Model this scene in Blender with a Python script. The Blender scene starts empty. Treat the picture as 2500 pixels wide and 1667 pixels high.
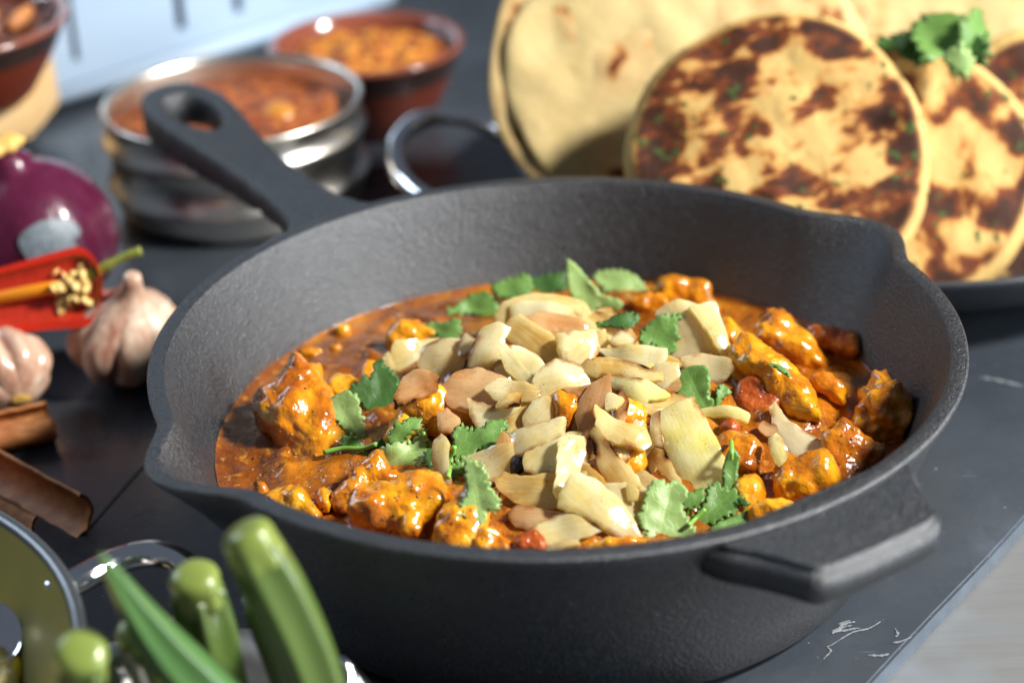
import bpy, bmesh, math, random
import numpy as np
from mathutils import Vector, Matrix, noise
from mathutils.bvhtree import BVHTree
from mathutils.geometry import delaunay_2d_cdt

random.seed(7); rng = np.random.default_rng(7)
scene = bpy.context.scene
COL = scene.collection
R = math.radians

# ---------------------------------------------------------------- camera
CAM_LOC = Vector((-0.01493, -0.61247, 0.39083))
CAM_FW = Vector((0.0, 0.88772, -0.46038))
CAM_RT = Vector((0.99902, -0.02037, -0.03928))
CAM_UP = Vector((0.04425, 0.45993, 0.88685))
LENS = 70.0
cam = bpy.data.cameras.new('camera'); camo = bpy.data.objects.new('camera', cam); COL.objects.link(camo)
cam.lens = LENS; cam.sensor_width = 36.0; cam.clip_start = 0.01; cam.clip_end = 50
m3 = Matrix((CAM_RT, CAM_UP, -CAM_FW)).transposed()
camo.matrix_world = Matrix.Translation(CAM_LOC) @ m3.to_4x4()
cam.dof.use_dof = True
cam.dof.focus_distance = 0.672
cam.dof.aperture_fstop = 5.4
scene.camera = camo

# ---------------------------------------------------------------- world, lamps, exposure
w = bpy.data.worlds.new('World'); scene.world = w; w.use_nodes = True
w.node_tree.nodes['Background'].inputs[0].default_value = (0.62, 0.72, 0.90, 1)
w.node_tree.nodes['Background'].inputs[1].default_value = 0.16

def lamp(name, loc, target, energy, size, color, size_y=None):
    l = bpy.data.lights.new(name, 'AREA'); l.energy = energy; l.color = color
    l.shape = 'RECTANGLE' if size_y else 'DISK'; l.size = size
    if size_y: l.size_y = size_y
    o = bpy.data.objects.new(name, l); COL.objects.link(o)
    o.location = loc
    o.rotation_euler = (Vector(target) - Vector(loc)).to_track_quat('-Z', 'Y').to_euler()
    return o

def polar(az, el, d):
    return (d*math.cos(R(el))*math.cos(R(az)), d*math.cos(R(el))*math.sin(R(az)), d*math.sin(R(el)))
lamp('key_lamp', polar(-10, 44, 2.2), (0, 0.05, 0.03), 116, 0.34, (1.0, 0.97, 0.92))
lamp('side_window_lamp', polar(-17, 15, 2.0), (0, 0.0, 0.04), 46, 0.7, (0.86, 0.93, 1.0), 0.8)
lamp('window_lamp', (-2.3, 1.5, 1.7), (0, 0.1, 0), 34, 1.5, (0.72, 0.85, 1.0), 1.1)

scene.view_settings.view_transform = 'Standard'
scene.view_settings.look = 'None'
scene.view_settings.exposure = 0.0
scene.view_settings.gamma = 1.0
scene.view_settings.use_curve_mapping = False
scene.cycles.use_denoising = True
scene.cycles.max_bounces = 8
scene.cycles.transparent_max_bounces = 8
scene.cycles.caustics_reflective = False
scene.cycles.caustics_refractive = False
scene.cycles.sample_clamp_indirect = 4.0

# ---------------------------------------------------------------- sight lines of the photograph -> points at a real height
K = LENS/36.0*2500
def ray(px, py):
    return (CAM_FW + CAM_RT*((px-1250)/K) - CAM_UP*((py-833.5)/K)).normalized()
def at(px, py, z):
    d = ray(px, py)
    return CAM_LOC + d*((z-CAM_LOC.z)/d.z)

# ---------------------------------------------------------------- materials
MATS = {}
class NT:
    def __init__(s, name):
        s.m = bpy.data.materials.new(name); s.m.use_nodes = True
        s.t = s.m.node_tree; s.b = s.t.nodes['Principled BSDF']; s.out = s.t.nodes['Material Output']
        s.tc = s.t.nodes.new('ShaderNodeTexCoord'); MATS[name] = s.m
    def n(s, t, **kw):
        x = s.t.nodes.new(t)
        for k, v in kw.items(): setattr(x, k, v)
        return x
    def link(s, a, b): s.t.links.new(a, b)
    def mapping(s, scale=(1,1,1), loc=(0,0,0), rot=(0,0,0)):
        mp = s.n('ShaderNodeMapping'); mp.inputs['Scale'].default_value = scale
        mp.inputs['Location'].default_value = loc; mp.inputs['Rotation'].default_value = rot
        oi = None
        s.link(s.tc.outputs['Object'], mp.inputs['Vector']); return mp.outputs[0]
    def noise(s, scale, detail=3, rough=.55, vec=None, dist=0.0):
        x = s.n('ShaderNodeTexNoise'); x.inputs['Scale'].default_value = scale
        x.inputs['Detail'].default_value = detail; x.inputs['Roughness'].default_value = rough
        x.inputs['Distortion'].default_value = dist
        s.link(vec if vec is not None else s.tc.outputs['Object'], x.inputs['Vector']); return x.outputs['Fac']
    def voro(s, scale, feature='F1', vec=None):
        x = s.n('ShaderNodeTexVoronoi', feature=feature); x.inputs['Scale'].default_value = scale
        s.link(vec if vec is not None else s.tc.outputs['Object'], x.inputs['Vector']); return x.outputs['Distance']
    def ramp(s, fac, stops):
        x = s.n('ShaderNodeValToRGB'); e = x.color_ramp.elements
        while len(e) < len(stops): e.new(0.5)
        for i, (p, c) in enumerate(stops):
            e[i].position = p; e[i].color = (*c, 1) if len(c) == 3 else c
        s.link(fac, x.inputs[0]); return x.outputs[0]
    def rng(s, fac, a, b, c=0.0, d=1.0):
        x = s.n('ShaderNodeMapRange'); x.inputs[1].default_value = a; x.inputs[2].default_value = b
        x.inputs[3].default_value = c; x.inputs[4].default_value = d
        s.link(fac, x.inputs[0]); return x.outputs[0]
    def mix(s, fac, a, b, mode='MIX'):
        x = s.n('ShaderNodeMix', data_type='RGBA', blend_type=mode)
        for sock, v in ((x.inputs[0], fac), (x.inputs[6], a), (x.inputs[7], b)):
            if isinstance(v, (int, float)): sock.default_value = v
            elif isinstance(v, tuple): sock.default_value = (*v, 1) if len(v) == 3 else v
            else: s.link(v, sock)
        return x.outputs[2]
    def math(s, op, a, b=0.0):
        x = s.n('ShaderNodeMath', operation=op)
        for sock, v in ((x.inputs[0], a), (x.inputs[1], b)):
            if isinstance(v, (int, float)): sock.default_value = v
            else: s.link(v, sock)
        return x.outputs[0]
    def attr(s, name):
        x = s.n('ShaderNodeAttribute', attribute_name=name); return x.outputs['Fac']
    def rand(s):
        return s.n('ShaderNodeObjectInfo').outputs['Random']
    def bump(s, h, dist, strength=1.0, prev=None):
        x = s.n('ShaderNodeBump'); x.inputs['Distance'].default_value = dist; x.inputs['Strength'].default_value = strength
        s.link(h, x.inputs['Height'])
        if prev is not None: s.link(prev, x.inputs['Normal'])
        return x.outputs[0]
    def set(s, **kw):
        for k, v in kw.items():
            i = s.b.inputs[k.replace('_', ' ')]
            if isinstance(v, (int, float)): i.default_value = v
            elif isinstance(v, tuple): i.default_value = (*v, 1) if (len(v) == 3 and i.type == 'RGBA') else v
            else: s.link(v, i)
        return s.m

def mat_iron():
    s = NT('cast_iron')
    c = s.mix(s.noise(38, 4), (.0075, .009, .012), (.014, .017, .022))
    c = s.mix(s.rng(s.noise(700, 1), .70, .80), c, (.10, .11, .12))
    b = s.bump(s.noise(820, 3, .7), .0007, 1.0)
    b = s.bump(s.noise(260, 2), .0004, .35, b)
    s.set(Base_Color=c, Roughness=s.rng(s.noise(650, 2), .3, .7, .27, .55), Normal=b, IOR=1.8, Specular_IOR_Level=.5)
mat_iron()
def mat_slate():
    s = NT('slate')
    n1 = s.noise(9, 6, .6)
    c = s.ramp(n1, [(.3, (.022, .027, .034)), (.62, (.044, .053, .065)), (.78, (.080, .094, .115))])
    # pale scuffs where things were dragged
    st = s.noise(1.0, 3, .6, s.mapping((60, 700, 1), rot=(0, 0, R(-35))))
    blot = s.noise(34, 2, .5)
    sc = s.math('MULTIPLY', s.rng(st, .66, .74), s.rng(blot, .58, .68))
    c = s.mix(s.math('MULTIPLY', sc, .55), c, (.30, .33, .37))
    c = s.mix(s.rng(s.noise(420, 1), .76, .80, 0, .8), c, (.26, .28, .31))
    b = s.bump(s.noise(16, 5, .6), .0025, .3)
    b = s.bump(s.noise(240, 3), .0003, .5, b)
    s.set(Base_Color=c, Roughness=s.rng(s.noise(22, 4), .3, .7, .22, .40), Normal=b, IOR=1.75)
mat_slate()
def simple(name, color, rough=.5, metal=0.0, var=.0, vs=60, bump=0.0, bs=300, **kw):
    s = NT(name)
    c = color
    if var:
        c = s.mix(s.noise(vs, 4), tuple(x*(1-var) for x in color), tuple(min(1, x*(1+var)) for x in color))
    d = dict(Base_Color=c, Roughness=rough, Metallic=metal); d.update(kw)
    if bump: d['Normal'] = s.bump(s.noise(bs, 3), bump, .7)
    return s.set(**d)
simple('scratch_pale', (.19, .205, .22), .6, var=.4, vs=900)
simple('crack_dark', (.012, .012, .014), .7, var=.3)
simple('slate_lit_side', (.085, .105, .13), .35, var=.45, vs=70, bump=.0006, bs=240)  # paler blue-grey slate, paints the light falling on the board's side
def mat_worktop():
    s = NT('worktop_wood')
    v = s.mapping((9, 160, 9), rot=(0, 0, R(-40)))
    c = s.ramp(s.noise(1.0, 6, .6, v, 1.2), [(.25, (.135, .137, .135)), (.5, (.150, .152, .150)), (.75, (.168, .170, .168))])
    c = s.mix(s.rng(s.noise(14, 3), .45, .7, 0, .6), c, (.20, .25, .31))
    s.set(Base_Color=c, Roughness=.45, Normal=s.bump(s.noise(1.0, 4, .6, v), .0006, .4))
mat_worktop()
simple('steel', (.78, .74, .67), .30, 1.0, var=.06, vs=30)
simple('steel_dull', (.42, .41, .40), .24, 1.0, var=.1, vs=25)
simple('chrome', (.80, .80, .82), .07, 1.0, var=.03)
simple('dark_enamel', (.030, .033, .038), .38, var=.2, bump=.0002, bs=800)
simple('wok_coating', (.26, .245, .085), .34, .15, var=.25, vs=40, bump=.00025, bs=1500)
simple('wok_rim', (.16, .17, .18), .32, .8, var=.2, vs=50, bump=.0001, bs=900)
simple('pale_metal', (.33, .43, .55), .42, var=.06, vs=14)
simple('slot_shade', (.045, .13, .22), .6, var=.2)  # dark blue standing in for shade seen through the crate slots
simple('terracotta', (.13, .022, .009), .42, var=.25, bump=.0004, bs=160)
simple('glaze_dark', (.030, .018, .016), .22, var=.3)
simple('terracotta_glazed', (.20, .055, .03), .16, var=.25, vs=35, Coat_Weight=.7)
simple('light_wood', (.62, .42, .20), .55, var=.15, vs=30, bump=.0005)
simple('dark_spice', (.11, .035, .018), .45, var=.7, vs=110, bump=.002, bs=220)
def mat_stew(name, cols, sc=120):
    s = NT(name)
    c = s.ramp(s.noise(sc, 3), cols)
    s.set(Base_Color=c, Roughness=.55, Normal=s.bump(s.noise(sc*2, 2), .0025, .8))
mat_stew('lentil_stew', [(.38, (.20, .032, .005)), (.5, (.46, .13, .010)), (.62, (.68, .30, .03))], 200)
mat_stew('red_stew', [(.36, (.12, .022, .006)), (.5, (.30, .065, .012)), (.66, (.48, .16, .03))], 190)
simple('stew_knob', (.52, .21, .03), .35, var=.3, vs=160)

def mat_sauce():
    s = NT('curry_sauce')
    n = s.noise(34, 5, .62)
    c = s.ramp(n, [(.30, (.10, .021, .002)), (.44, (.23, .060, .003)), (.56, (.37, .115, .005)), (.70, (.50, .19, .010))])
    c = s.mix(s.rng(s.noise(240, 2), .58, .70, 0, .7), c, (.50, .22, .03))
    c = s.mix(s.rng(s.voro(420), .10, .16, .7, 0), c, (.07, .018, .004))
    b = s.bump(s.noise(170, 3, .6), .0016, .8)
    b = s.bump(s.noise(620, 2), .0004, .6, b)
    s.set(Base_Color=c, Roughness=s.rng(s.noise(90, 2), .35, .65, .08, .24), Normal=b, Coat_Weight=.5, Coat_Roughness=.05,
          Subsurface_Weight=.0, Subsurface_Radius=(1.0, .35, .08), Subsurface_Scale=.004)
mat_sauce()
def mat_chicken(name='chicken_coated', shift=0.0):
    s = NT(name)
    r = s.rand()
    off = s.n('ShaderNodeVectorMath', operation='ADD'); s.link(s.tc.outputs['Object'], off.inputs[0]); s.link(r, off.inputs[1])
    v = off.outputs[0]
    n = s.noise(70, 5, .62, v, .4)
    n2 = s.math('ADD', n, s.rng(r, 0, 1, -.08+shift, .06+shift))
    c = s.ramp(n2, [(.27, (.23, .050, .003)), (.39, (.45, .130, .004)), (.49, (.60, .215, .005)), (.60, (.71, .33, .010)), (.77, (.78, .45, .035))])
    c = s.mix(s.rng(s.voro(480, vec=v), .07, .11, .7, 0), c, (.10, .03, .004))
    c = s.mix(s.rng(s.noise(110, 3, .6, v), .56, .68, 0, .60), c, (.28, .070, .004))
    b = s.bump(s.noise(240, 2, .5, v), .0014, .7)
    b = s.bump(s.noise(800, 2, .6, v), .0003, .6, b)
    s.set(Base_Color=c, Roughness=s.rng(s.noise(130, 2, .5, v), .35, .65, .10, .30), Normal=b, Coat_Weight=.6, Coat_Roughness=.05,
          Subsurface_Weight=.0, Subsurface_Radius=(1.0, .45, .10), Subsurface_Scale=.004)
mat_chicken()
mat_chicken('chicken_browned_shaded', -.07)  # redder brown copy; by the right wall it also paints in shade
def mat_tomato():
    s = NT('tomato')
    c = s.ramp(s.noise(90, 3), [(.3, (.24, .036, .004)), (.7, (.46, .10, .010))])
    s.set(Base_Color=c, Roughness=.3, Normal=s.bump(s.noise(300, 3), .0014, .8), Coat_Weight=.15, Subsurface_Weight=.2,
          Subsurface_Radius=(1, .2, .08), Subsurface_Scale=.004)
mat_tomato()
def mat_onion(name, pale, mid, brown_amt, tw=.12):
    s = NT(name)
    r = s.rand()
    off = s.n('ShaderNodeVectorMath', operation='ADD'); s.link(s.tc.outputs['Object'], off.inputs[0]); s.link(r, off.inputs[1])
    v = off.outputs[0]
    mp = s.n('ShaderNodeMapping'); mp.inputs['Scale'].default_value = (60, 1300, 400); s.link(v, mp.inputs[0])
    fib = s.noise(1.0, 3, .55, mp.outputs[0])
    c = s.mix(s.rng(s.noise(85, 3, .5, v), .38, .62), pale, mid)
    c = s.mix(s.rng(fib, .42, .66, 0, .40), c, tuple(min(1, x*1.15) for x in pale))
    # fried edges and patches
    e = s.attr('edge')            # 0 at the cut edge, 1 inside
    br = s.math('ADD', s.math('MULTIPLY', s.math('MULTIPLY', s.math('SUBTRACT', 1.0, e), .46), s.rng(s.noise(58, 2, .5, v), .47, .62)), s.noise(110, 4, .6, v))
    bm = s.rng(br, .74-brown_amt, .98-brown_amt)
    c = s.mix(s.math('MULTIPLY', bm, .85), c, (.46, .17, .025))
    c = s.mix(s.rng(br, .99-brown_amt, 1.10-brown_amt), c, (.030, .010, .005))
    sp = s.math('MULTIPLY', s.rng(s.voro(900, vec=v), .16, .30, 1, 0), s.rng(s.noise(150, 2, .5, v), .56, .64))
    c = s.mix(s.math('MULTIPLY', sp, .5), c, (.22, .10, .02))
    b = s.bump(fib, .0003, .30)
    b = s.bump(s.noise(240, 2, .5, v), .0008, .35, b)
    s.set(Base_Color=c, Roughness=s.rng(s.noise(140, 2, .5, v), .35, .65, .08, .18), Normal=b, Coat_Weight=1.0, Coat_Roughness=.05,
          Transmission_Weight=tw, IOR=1.38)
    tr = s.n('ShaderNodeBsdfTranslucent'); s.link(c, tr.inputs[0]); s.link(b, tr.inputs['Normal'])
    mx = s.n('ShaderNodeMixShader'); mx.inputs[0].default_value = .40
    s.link(s.b.outputs[0], mx.inputs[1]); s.link(tr.outputs[0], mx.inputs[2]); s.link(mx.outputs[0], s.out.inputs[0])
mat_onion('onion_pale', (.98, .92, .60), (.92, .76, .30), .05, .32)
mat_onion('onion_gold', (.96, .82, .40), (.86, .57, .14), .12, .34)
mat_onion('onion_clear', (.97, .88, .55), (.90, .69, .27), .07, .46)
mat_onion('onion_pink', (.92, .64, .32), (.78, .42, .15), .12, .42)
mat_onion('onion_green', (.98, .94, .52), (.92, .85, .25), .03, .28)
simple('char', (.010, .008, .008), .35, var=.5, vs=400, bump=.0008, bs=600)
def mat_leaf(name, a, b_):
    s = NT(name)
    c = s.mix(s.noise(120, 3), a, b_)
    ve = s.voro(330, 'DISTANCE_TO_EDGE')
    mid = s.attr('mid')
    vein = s.math('MAXIMUM', s.rng(ve, .0, .07, 1, 0), s.rng(mid, .0, .0006, 1, 0))
    c = s.mix(s.math('MULTIPLY', vein, .18), c, tuple(min(1, x*1.9+.02) for x in a))
    s.set(Base_Color=c, Roughness=.42, Normal=s.bump(s.math('SUBTRACT', 1.0, vein), .0001, .5), Specular_IOR_Level=.45)
    tr = s.n('ShaderNodeBsdfTranslucent'); s.link(s.mix(.5, c, (.20, .42, .03)), tr.inputs[0])
    mx = s.n('ShaderNodeMixShader'); mx.inputs[0].default_value = .30
    s.link(s.b.outputs[0], mx.inputs[1]); s.link(tr.outputs[0], mx.inputs[2]); s.link(mx.outputs[0], s.out.inputs[0])
mat_leaf('leaf', (.20, .36, .085), (.11, .24, .045))
mat_leaf('leaf_pale', (.40, .55, .20), (.26, .42, .11))
mat_leaf('leaf_dark', (.085, .19, .045), (.040, .115, .022))
simple('leaf_stem', (.20, .42, .06), .35, var=.2)
def mat_bread(name, cols, brown, thr, herbs, rim, sc=42, stretch=(1, 1, 1)):
    s = NT(name)
    v = s.mapping(stretch)
    c = s.mix(s.noise(55, 4), cols[0], cols[1])
    if brown:
        n = s.noise(sc, 3, .5, v, .25)
        f = s.attr('face')         # 1 on the griddled face, 0 on the rim
        rr = s.attr('rad')
        ring = s.math('MULTIPLY', s.rng(rr, .55, .86, 0, .13), 1.0)
        q = s.math('ADD', n, ring)
        inside = s.math('MULTIPLY', s.rng(rr, rim, rim+.05, 1, 0), f)
        c = s.mix(s.math('MULTIPLY', s.math('MULTIPLY', s.rng(q, thr-.07, thr+.01), inside), .70), c, (.44, .17, .032))
        c = s.mix(s.math('MULTIPLY', s.rng(q, thr, thr+.05), inside), c, (.15, .036, .009))
        c = s.mix(s.math('MULTIPLY', s.rng(q, thr+.06, thr+.15), inside), c, (.040, .014, .007))
    if herbs:
        c = s.mix(s.math('MULTIPLY', s.rng(s.noise(170, 1), .64, .67), s.rng(s.noise(38, 2), .46, .52)), c, (.045, .075, .016))
    s.set(Base_Color=c, Roughness=.75, Specular_IOR_Level=.2, Normal=s.bump(s.noise(85, 4), .003, .5), Subsurface_Weight=.12, Subsurface_Radius=(1, .6, .3), Subsurface_Scale=.006)
CRM = ((.78, .64, .34), (.70, .53, .23))
mat_bread('roti', ((.54, .43, .22), (.45, .33, .125)), False, 0, False, 0)
mat_bread('roti_spotted', ((.56, .42, .21), (.49, .33, .13)), True, .66, False, .92, 60)
mat_bread('naan_face', ((.56, .39, .15), (.50, .31, .09)), True, .525, True, .90, 60, (1, 1.5, 1))
mat_bread('naan_face_b', ((.56, .39, .15), (.50, .31, .09)), True, .535, True, .86, 62)
def mat_red_onion():
    s = NT('red_onion_skin')
    v = s.mapping((1, 1, .12))
    c = s.mix(s.noise(160, 3, .5, v), (.035, .002, .012), (.11, .011, .042))
    s.set(Base_Color=c, Roughness=.28, Coat_Weight=.2, Normal=s.bump(s.noise(160, 3, .5, v), .0012, .6))
mat_red_onion()
simple('onion_root', (.66, .40, .10), .6, var=.3, vs=200, bump=.001)
simple('onion_patch', (.13, .16, .18), .35, var=.7, vs=260, bump=.0008, bs=500)
simple('chili_skin', (.55, .022, .006), .12, var=.15, Coat_Weight=.6)
simple('chili_flesh', (.46, .030, .012), .25, var=.35, vs=300, bump=.0006)
simple('chili_rib', (.80, .27, .010), .3, var=.2)
simple('chili_seed', (.82, .58, .20), .4, var=.15)
simple('chili_stem', (.20, .22, .030), .45, var=.3)
def mat_garlic():
    s = NT('garlic_skin')
    v = s.mapping((1, 1, .2))
    c = s.ramp(s.noise(120, 4, .6, v), [(.3, (.32, .12, .08)), (.48, (.54, .34, .24)), (.68, (.72, .58, .45))])
    s.set(Base_Color=c, Roughness=.33, Normal=s.bump(s.noise(220, 3, .5, v), .0006, .5), Coat_Weight=.25)
mat_garlic()
def mat_cinnamon():
    s = NT('cinnamon_bark')
    v = s.mapping((20, 260, 260))
    c = s.ramp(s.noise(1.0, 4, .6, v), [(.3, (.30, .095, .025)), (.6, (.50, .20, .06)), (.75, (.64, .32, .11))])
    s.set(Base_Color=c, Roughness=.6, Normal=s.bump(s.noise(1.0, 4, .6, v), .0005, .6))
mat_cinnamon()
def mat_okra(name, a, b_):
    s = NT(name)
    v = s.mapping((1, 1, .25))
    c = s.mix(s.noise(70, 3, .5, v), a, b_)
    s.set(Base_Color=c, Roughness=.30, Normal=s.bump(s.noise(700, 2), .0002, .4), Coat_Weight=.15)
mat_okra('okra_skin', (.050, .088, .016), (.10, .150, .034))
mat_okra('okra_skin_fresh', (.040, .105, .026), (.09, .185, .055))
mat_okra('okra_cap', (.13, .18, .028), (.22, .27, .065))
simple('rice', (.76, .60, .22), .4, var=.2)
simple('pepper_yellow', (.70, .52, .010), .25, var=.15)
simple('bowl_black', (.014, .014, .015), .3, var=.2)

# ---------------------------------------------------------------- mesh helpers
WM = {}
def new_obj(name, verts, faces, mat, parent=None, frame=None, smooth=True, attrs=None, data=None):
    if data is None:
        me = bpy.data.meshes.new(name)
        me.from_pydata([tuple(v) for v in verts], [], faces); me.update()
        me.polygons.foreach_set('use_smooth', [smooth]*len(me.polygons))
        if attrs:
            for k, vals in attrs.items():
                a = me.attributes.new(k, 'FLOAT', 'POINT'); a.data.foreach_set('value', np.asarray(vals, dtype=np.float32))
        mats = mat if isinstance(mat, (list, tuple)) else [mat]
        for q in mats: me.materials.append(MATS[q])
    else: me = data
    o = bpy.data.objects.new(name, me); COL.objects.link(o)
    f = frame or Matrix.Identity(4)
    if parent is not None:
        o.parent = parent; o.matrix_basis = WM[parent.name].inverted() @ f
    else: o.matrix_basis = f
    WM[o.name] = f.copy()
    return o
def root(name, loc, label, cat, group=None):
    o = bpy.data.objects.new(name, None); COL.objects.link(o); o.empty_display_size = .02
    o.location = loc; WM[o.name] = Matrix.Translation(loc)
    return tag(o, label, cat, group)
def tag(o, label=None, cat=None, group=None, kind=None):
    if label: o['label'] = label
    if cat: o['category'] = cat
    if group: o['group'] = group
    if kind: o['kind'] = kind
    return o
def flip_out(verts, faces):
    return faces
def lathe(profile, n=96, rfun=None):
    """profile: (r, z) list; closed top/bottom when r == 0"""
    V, F, rings = [], [], []
    for (r, z) in profile:
        if r <= 1e-9:
            rings.append([len(V)]); V.append((0, 0, z))
        else:
            ids = []
            for i in range(n):
                a = 2*math.pi*i/n
                rr, zz = (rfun(a, r, z) if rfun else (r, z))
                ids.append(len(V)); V.append((rr*math.cos(a), rr*math.sin(a), zz))
            rings.append(ids)
    for a, b in zip(rings[:-1], rings[1:]):
        for i in range(n):
            j = (i+1) % n
            if len(a) == 1 and len(b) == 1: continue
            if len(a) == 1: F.append((a[0], b[j], b[i]))
            elif len(b) == 1: F.append((a[i], a[j], b[0]))
            else: F.append((a[i], a[j], b[j], b[i]))
    return V, F
def catmull(P, per=8, closed=False):
    P = [Vector(p) for p in P]; out = []
    n = len(P)
    for i in range(n if closed else n-1):
        p0 = P[(i-1) % n] if (closed or i > 0) else P[0]*2-P[1]
        p1 = P[i]; p2 = P[(i+1) % n]
        p3 = P[(i+2) % n] if (closed or i+2 < n) else P[-1]*2-P[-2]
        for k in range(per):
            t = k/per
            out.append(.5*((2*p1)+(-p0+p2)*t+(2*p0-5*p1+4*p2-p3)*t*t+(-p0+3*p1-3*p2+p3)*t**3))
    if not closed: out.append(P[-1])
    return out
def tube(pts, rad, n=14, sec=None, cap=True):
    """sweep along pts; rad: number or list; sec(i, a) -> radius factor"""
    pts = [Vector(p) for p in pts]; V, F = [], []
    m = len(pts); rads = rad if isinstance(rad, (list, tuple)) else [rad]*m
    t0 = (pts[1]-pts[0]).normalized()
    x = t0.cross(Vector((0, 0, 1)))
    if x.length < .1: x = t0.cross(Vector((0, 1, 0)))
    x.normalize()
    for i, p in enumerate(pts):
        t = (pts[min(i+1, m-1)]-pts[max(i-1, 0)]).normalized()
        x = (x - t*x.dot(t)).normalized(); y = t.cross(x)
        for k in range(n):
            a = 2*math.pi*k/n; r = rads[i]*(sec(i, a) if sec else 1)
            V.append(p + x*(r*math.cos(a)) + y*(r*math.sin(a)))
    for i in range(m-1):
        for k in range(n):
            F.append((i*n+k, i*n+(k+1) % n, (i+1)*n+(k+1) % n, (i+1)*n+k))
    if cap:
        F.append(tuple(range(n-1, -1, -1))); F.append(tuple((m-1)*n+k for k in range(n)))
    return V, F
def bevel_box(sx, sy, sz, b=.002, seg=2):
    bm = bmesh.new(); bmesh.ops.create_cube(bm, size=1)
    bmesh.ops.scale(bm, vec=(sx, sy, sz), verts=bm.verts)
    bmesh.ops.bevel(bm, geom=list(bm.edges), offset=b, segments=seg, affect='EDGES')
    bm.verts.index_update(); V = [v.co.copy() for v in bm.verts]; F = [tuple(v.index for v in f.verts) for f in bm.faces]
    bm.free(); return V, F
def bevel_prism(poly, z0, z1, b=.002, seg=2):
    bm = bmesh.new()
    vs = [bm.verts.new((x, y, z0)) for x, y in poly]; f = bm.faces.new(vs)
    r = bmesh.ops.extrude_face_region(bm, geom=[f])
    up = [e for e in r['geom'] if isinstance(e, bmesh.types.BMVert)]
    bmesh.ops.translate(bm, vec=(0, 0, z1-z0), verts=up)
    bmesh.ops.recalc_face_normals(bm, faces=bm.faces)
    if b: bmesh.ops.bevel(bm, geom=list(bm.edges), offset=b, segments=seg, affect='EDGES')
    bm.verts.index_update(); V = [v.co.copy() for v in bm.verts]; F = [tuple(v.index for v in f.verts) for f in bm.faces]
    bm.free(); return V, F
def fbm(p, sc, o=3):
    return noise.fractal(Vector(p)*sc, 1.0, 2.0, o, noise_basis='PERLIN_ORIGINAL')

# ---------------------------------------------------------------- traced pieces: outline -> solid with thickness
def patch(poly, spacing):
    """poly: Nx2 closed outline in metres -> verts2d, tris, distance to outline"""
    P = np.asarray(poly, float); n = len(P); bpts = []
    for i in range(n):
        a, b = P[i], P[(i+1) % n]; m = max(1, int(np.hypot(*(b-a))/spacing+.5))
        for k in range(m): bpts.append(a+(b-a)*k/m)
    B = np.array(bpts)
    lo, hi = B.min(0), B.max(0)
    gx = np.arange(lo[0], hi[0], spacing); gy = np.arange(lo[1], hi[1], spacing*.87)
    G = np.array([(x+(.5*spacing if j % 2 else 0), y) for j, y in enumerate(gy) for x in gx])
    if len(G): 
        G = G + rng.uniform(-.12, .12, G.shape)*spacing
        inside = np.zeros(len(G), bool); j = len(B)-1
        for i in range(len(B)):
            xi, yi = B[i]; xj, yj = B[j]
            c = ((yi > G[:, 1]) != (yj > G[:, 1])) & (G[:, 0] < (xj-xi)*(G[:, 1]-yi)/((yj-yi) if abs(yj-yi) > 1e-12 else 1e-12)+xi)
            inside ^= c; j = i
        G = G[inside]
    if len(G):
        d = np.sqrt(((G[:, None]-B[None])**2).sum(-1)).min(1); G = G[d > .55*spacing]
    A = np.vstack([B, G]) if len(G) else B
    vs, es, fs, *_ = delaunay_2d_cdt([Vector(p) for p in A], [(i, (i+1) % len(B)) for i in range(len(B))], [], 1, 1e-7)
    V2 = np.array([tuple(v) for v in vs])
    # boundary = edges used once
    cnt = {}
    for f in fs:
        for i in range(3):
            e = (f[i], f[(i+1) % 3]); k = (min(e), max(e)); cnt[k] = cnt.get(k, 0)+1
    bset = {}
    for f in fs:
        for i in range(3):
            e = (f[i], f[(i+1) % 3])
            if cnt[(min(e), max(e))] == 1: bset[e] = 1
    Bd = np.array([V2[e[0]] for e in bset]) if bset else B
    dist = np.sqrt(((V2[:, None]-Bd[None])**2).sum(-1)).min(1)
    dist[[e[0] for e in bset]] = 0
    return V2, fs, dist, bset
def round_poly(P, it=1, keep=.25):
    P = [np.asarray(p, float) for p in P]
    for _ in range(it):
        Q = []
        for i in range(len(P)):
            a, b = P[i], P[(i+1) % len(P)]
            Q += [a*(1-keep)+b*keep, a*keep+b*(1-keep)]
        P = Q
    return np.array(P)
def area2(P):
    x, y = P[:, 0], P[:, 1]; return .5*np.sum(x*np.roll(y, -1)-np.roll(x, -1)*y)

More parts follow.
